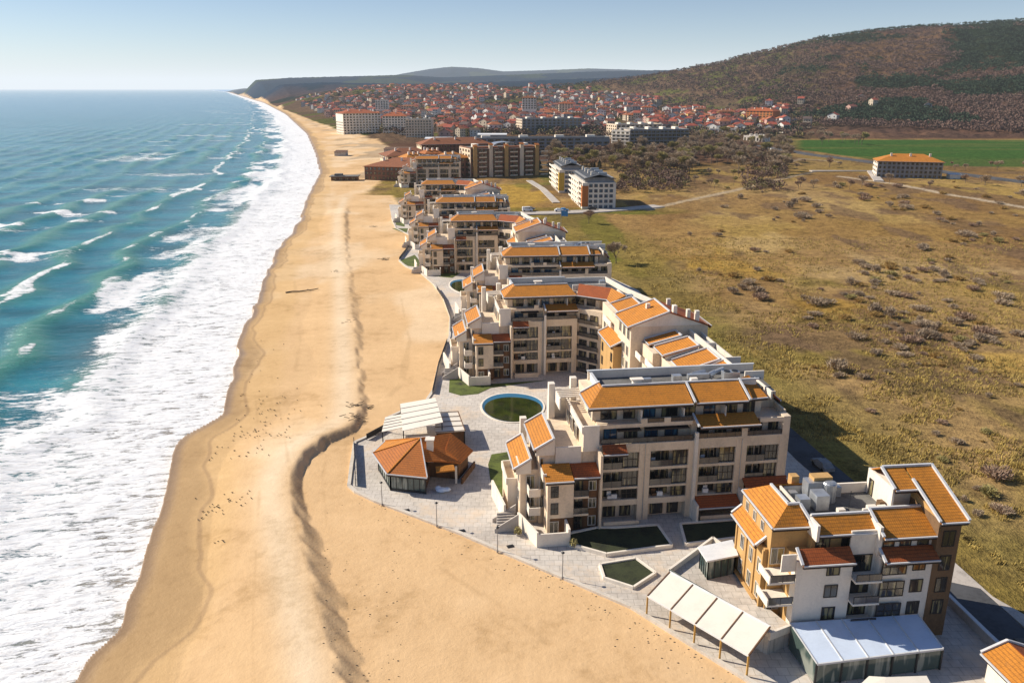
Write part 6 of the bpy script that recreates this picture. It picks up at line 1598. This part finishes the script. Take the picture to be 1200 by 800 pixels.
# ------------------------------------------------------------------ the town
def hmats(): 
    for n_, c in (('h_white', (.72, .68, .62)), ('h_cream', (.62, .50, .36)), ('h_pink', (.55, .33, .26)), ('h_grey', (.40, .38, .37)), ('h_yellow', (.60, .42, .14))): M[n_] = plain(n_[2:] + '_house_wall', c, .9, .12, .2, 0)
    for n_, c in (('r_red', (.36, .075, .04)), ('r_orange', (.44, .14, .055)), ('r_brown', (.22, .07, .045)), ('r_dark', (.11, .07, .06))): M[n_] = plain(n_[2:] + '_house_roof', c, .85, .2, .3, 0)
hmats()
HC = {}
def house_meshes(wm, rm, fl, typ):
    k = (wm, rm, fl, typ)
    if k in HC: return HC[k]
    w, d, h = ((9, 9, 3.0 * fl + .6), (13, 9, 3.0 * fl + .6), (8, 11, 3.0 * fl + .6))[typ]
    a = MB(); a.box(-w / 2, w / 2, -d / 2, d / 2, -4, h)
    b = MB(); o_ = .7; rh = 2.6
    if typ == 1:
        q = d / 2
        b.face([(-w / 2 - o_, -d / 2 - o_, h), (w / 2 + o_, -d / 2 - o_, h), (w / 2 - q, 0, h + rh), (-w / 2 + q, 0, h + rh)]); b.face([(w / 2 + o_, d / 2 + o_, h), (-w / 2 - o_, d / 2 + o_, h), (-w / 2 + q, 0, h + rh), (w / 2 - q, 0, h + rh)])
        b.face([(-w / 2 - o_, d / 2 + o_, h), (-w / 2 - o_, -d / 2 - o_, h), (-w / 2 + q, 0, h + rh)]); b.face([(w / 2 + o_, -d / 2 - o_, h), (w / 2 + o_, d / 2 + o_, h), (w / 2 - q, 0, h + rh)])
    else:
        b.face([(-w / 2 - o_, -d / 2 - o_, h), (w / 2 + o_, -d / 2 - o_, h), (w / 2 + o_, 0, h + rh), (-w / 2 - o_, 0, h + rh)]); b.face([(w / 2 + o_, d / 2 + o_, h), (-w / 2 - o_, d / 2 + o_, h), (-w / 2 - o_, 0, h + rh), (w / 2 + o_, 0, h + rh)])
        a.face([(-w / 2, d / 2, h), (-w / 2, -d / 2, h), (-w / 2, 0, h + rh - .3)]); a.face([(w / 2, -d / 2, h), (w / 2, d / 2, h), (w / 2, 0, h + rh - .3)])
    b.box(w * .2, w * .2 + .8, -.5, .3, h, h + rh + 1)
    c = MB()
    for f in range(fl):
        for i in range(3): c.box(-w / 2 + w * (i + .5) / 3 - .65, -w / 2 + w * (i + .5) / 3 + .65, -d / 2 - .06, -d / 2 + .02, f * 3 + .9, f * 3 + 2.3)
        for i in range(2): c.box(-w / 2 - .06, -w / 2 + .02, -d / 2 + d * (i + .5) / 2 - .6, -d / 2 + d * (i + .5) / 2 + .6, f * 3 + .9, f * 3 + 2.3)
    HC[k] = (a.mesh('wall', M[wm]), b.mesh('roof', M[rm]), c.mesh('windows', M['frame']))
    return HC[k]
WL = {'h_white': 'white', 'h_cream': 'cream', 'h_pink': 'pink', 'h_grey': 'grey', 'h_yellow': 'yellow'}; RLn = {'r_red': 'red', 'r_orange': 'orange', 'r_brown': 'brown', 'r_dark': 'dark'}
rnd = random.Random(21); pts = []
tries = 0
while len(pts) < 1700 and tries < 90000:
    tries += 1
    px = rnd.uniform(335, 925); r = math.exp(rnd.uniform(math.log(1010), math.log(3100)))
    if px > 720 and r > 3100 - (px - 720) * 7.0: continue
    if px > 600 and r < 1010 + 80: continue
    x = (px - 600) / 1004 * r; sd = float(shore_d(np.array([x]), np.array([r]))[0])
    if sd < 75: continue
    if 395 < px < 515 and r < 1230: continue
    if px > 640 and float(terr(np.array([x]), np.array([r]), False)[0]) > 34 + 22 * (1 - min(1, (px - 640) / 160)): continue
    if px > 780 and r > 1750: continue
    if fbm(np.array([x * .006]), np.array([r * .003]), 33, 3)[0] < .36: continue
    if any(abs(x - p[0]) < 12 and abs(r - p[1]) < 14 for p in pts): continue
    pts.append((x, r))
for a, b_ in ((940, 1500), (960, 1420), (1000, 1380), (1010, 1500), (1025, 1390), (980, 1290), (935, 1300), (950, 1210), (1090, 1350)): pts.append(((a - 600) / 1004 * b_, b_))
pts.sort(key=lambda p: p[1])
far = {}
for i, (x, y) in enumerate(pts):
    wm = rnd.choices(list(WL), [5, 4, 2, 2, 1.3])[0]; rm = rnd.choices(list(RLn), [5, 2.6, 2.6, 1.6])[0]; fl = rnd.choice((2, 2, 3, 3, 4)); typ = rnd.choice((0, 1, 2)); rz = rnd.choice((0, R(90), R(20), R(-25), R(70), R(45))) + rnd.uniform(-.1, .1)
    z = float(terr(np.array([x]), np.array([y]), False)[0]); s = rnd.uniform(.95, 1.35)
    a, b_, c = house_meshes(wm, rm, fl, typ)
    if i < 290:
        r_ = empty('house', (x, y, z), rz, f'{WL[wm]} {("two","three","four")[fl-2]} storey town house with {RLn[rm]} {("gabled","hipped","gabled")[typ]} roof', 'house', 'houses of the town'); r_.scale = (s, s, s)
        for nm, me in (('wall', a), ('roof', b_), ('windows', c)):
            o = bpy.data.objects.new(nm, me); C.objects.link(o); o.parent = r_
    else:
        Mx = Matrix.Translation((x, y, z)) @ Matrix.Rotation(rz, 4, 'Z') @ Matrix.Scale(s, 4)
        for me in (a, b_, c):
            mt = me.materials[0]; mb = far.setdefault(mt.name, (MB(), mt))[0]; vs = [tuple(Mx @ v.co) for v in me.vertices]
            for p in me.polygons: mb.v.extend([vs[i_] for i_ in p.vertices]); n0 = len(mb.v) - len(p.vertices); mb.f.append(list(range(n0, len(mb.v)))); mb.uv.append([(0, 0)] * len(p.vertices)); mb.mi.append(0)
big_ = MB(); mats_ = []
for k, (mb, mt) in far.items():
    o0 = len(big_.v); big_.v.extend(mb.v); big_.f.extend([[i + o0 for i in f] for f in mb.f]); big_.uv.extend(mb.uv); big_.mi.extend([len(mats_)] * len(mb.f)); mats_.append(mt)
if big_.f: tag(big_.build('distant_town', mats_), 'distant mass of red-roofed houses climbing the slope at the back of the town', 'town', kind='stuff')
# ------------------------------------------------------------------ world, sun, haze, camera
w = bpy.data.worlds.new('World'); bpy.context.scene.world = w; w.use_nodes = True
nt = w.node_tree; bg = nt.nodes['Background']
sk = nt.nodes.new('ShaderNodeTexSky'); sk.sky_type = 'NISHITA'; sk.sun_disc = False
SUN_EL = 35.0
to_sun = Vector((-math.cos(R(SUN_EL)) * math.cos(R(19)), math.cos(R(SUN_EL)) * math.sin(R(19)), math.sin(R(SUN_EL))))
sk.sun_elevation = R(SUN_EL); sk.sun_rotation = math.atan2(to_sun.x, to_sun.y)
sk.altitude = 50; sk.air_density = 1.0; sk.dust_density = .7; sk.ozone_density = 3.0
tn = nt.nodes.new('ShaderNodeMix'); tn.data_type = 'RGBA'; tn.blend_type = 'MULTIPLY'; tn.inputs[0].default_value = 1; tn.inputs[7].default_value = (.66, .84, 1.10, 1); nt.links.new(sk.outputs[0], tn.inputs[6]); 
gi = nt.nodes.new('ShaderNodeTexCoord'); sx = nt.nodes.new('ShaderNodeSeparateXYZ'); nt.links.new(gi.outputs['Generated'], sx.inputs[0])
q1 = mathn(nt, 'SUBTRACT', 1.0, mathn(nt, 'DIVIDE', mathn(nt, 'ABSOLUTE', sx.outputs[2]), .17), clamp=True)
q2 = mathn(nt, 'POWER', q1, 1.8)
hz2 = mixc(nt, q2, (1.0, 1.0, 1.0), (1.75, 1.66, 1.52)); hz3 = nt.nodes.new('ShaderNodeMix'); hz3.data_type = 'RGBA'; hz3.blend_type = 'MULTIPLY'; hz3.inputs[0].default_value = 1
nt.links.new(tn.outputs[2], hz3.inputs[6]); nt.links.new(hz2, hz3.inputs[7]); nt.links.new(hz3.outputs[2], bg.inputs['Color']); bg.inputs['Strength'].default_value = .084
sl = bpy.data.lights.new('sun', 'SUN'); sl.energy = 6.2; sl.angle = R(.53); sl.color = (1.0, .92, .79)
so = bpy.data.objects.new('sun', sl); C.objects.link(so)
so.rotation_euler = (-to_sun).to_track_quat('-Z', 'Y').to_euler(); so.location = (-200, 100, 300)
# sea haze: a real, thin layer of air lying over the whole coast
hm = bpy.data.materials.new('air_haze'); hm.use_nodes = True; ht = hm.node_tree; ht.nodes.clear()
out = ht.nodes.new('ShaderNodeOutputMaterial'); em = ht.nodes.new('ShaderNodeEmission'); ab = ht.nodes.new('ShaderNodeVolumeAbsorption'); ad = ht.nodes.new('ShaderNodeAddShader')
SIG = 2.6e-5
em.inputs['Color'].default_value = (.86, .93, 1.0, 1); em.inputs['Strength'].default_value = SIG
ab.inputs['Color'].default_value = (0, 0, 0, 1); ab.inputs['Density'].default_value = SIG
ht.links.new(em.outputs[0], ad.inputs[0]); ht.links.new(ab.outputs[0], ad.inputs[1]); ht.links.new(ad.outputs[0], out.inputs['Volume'])
hb = MB(); hb.box(-96000, 96000, -4000, 96000, -20, 1100)
tag(hb.build('haze', hm), kind='structure')
cam = bpy.data.cameras.new('camera'); co = bpy.data.objects.new('camera', cam); C.objects.link(co)
co.location = (0, 0, H); co.rotation_euler = (R(90) - PITCH, 0, 0)
cam.sensor_width = 36; cam.lens = FPX / 1200 * 36; cam.clip_end = 200000; cam.clip_start = 1
bpy.context.scene.camera = co
sc = bpy.context.scene
sc.render.engine = 'CYCLES'
sc.view_settings.view_transform = 'Standard'; sc.view_settings.look = 'None'; sc.view_settings.exposure = 0
sc.cycles.max_bounces = 5; sc.cycles.diffuse_bounces = 2; sc.cycles.glossy_bounces = 2; sc.cycles.transparent_max_bounces = 4
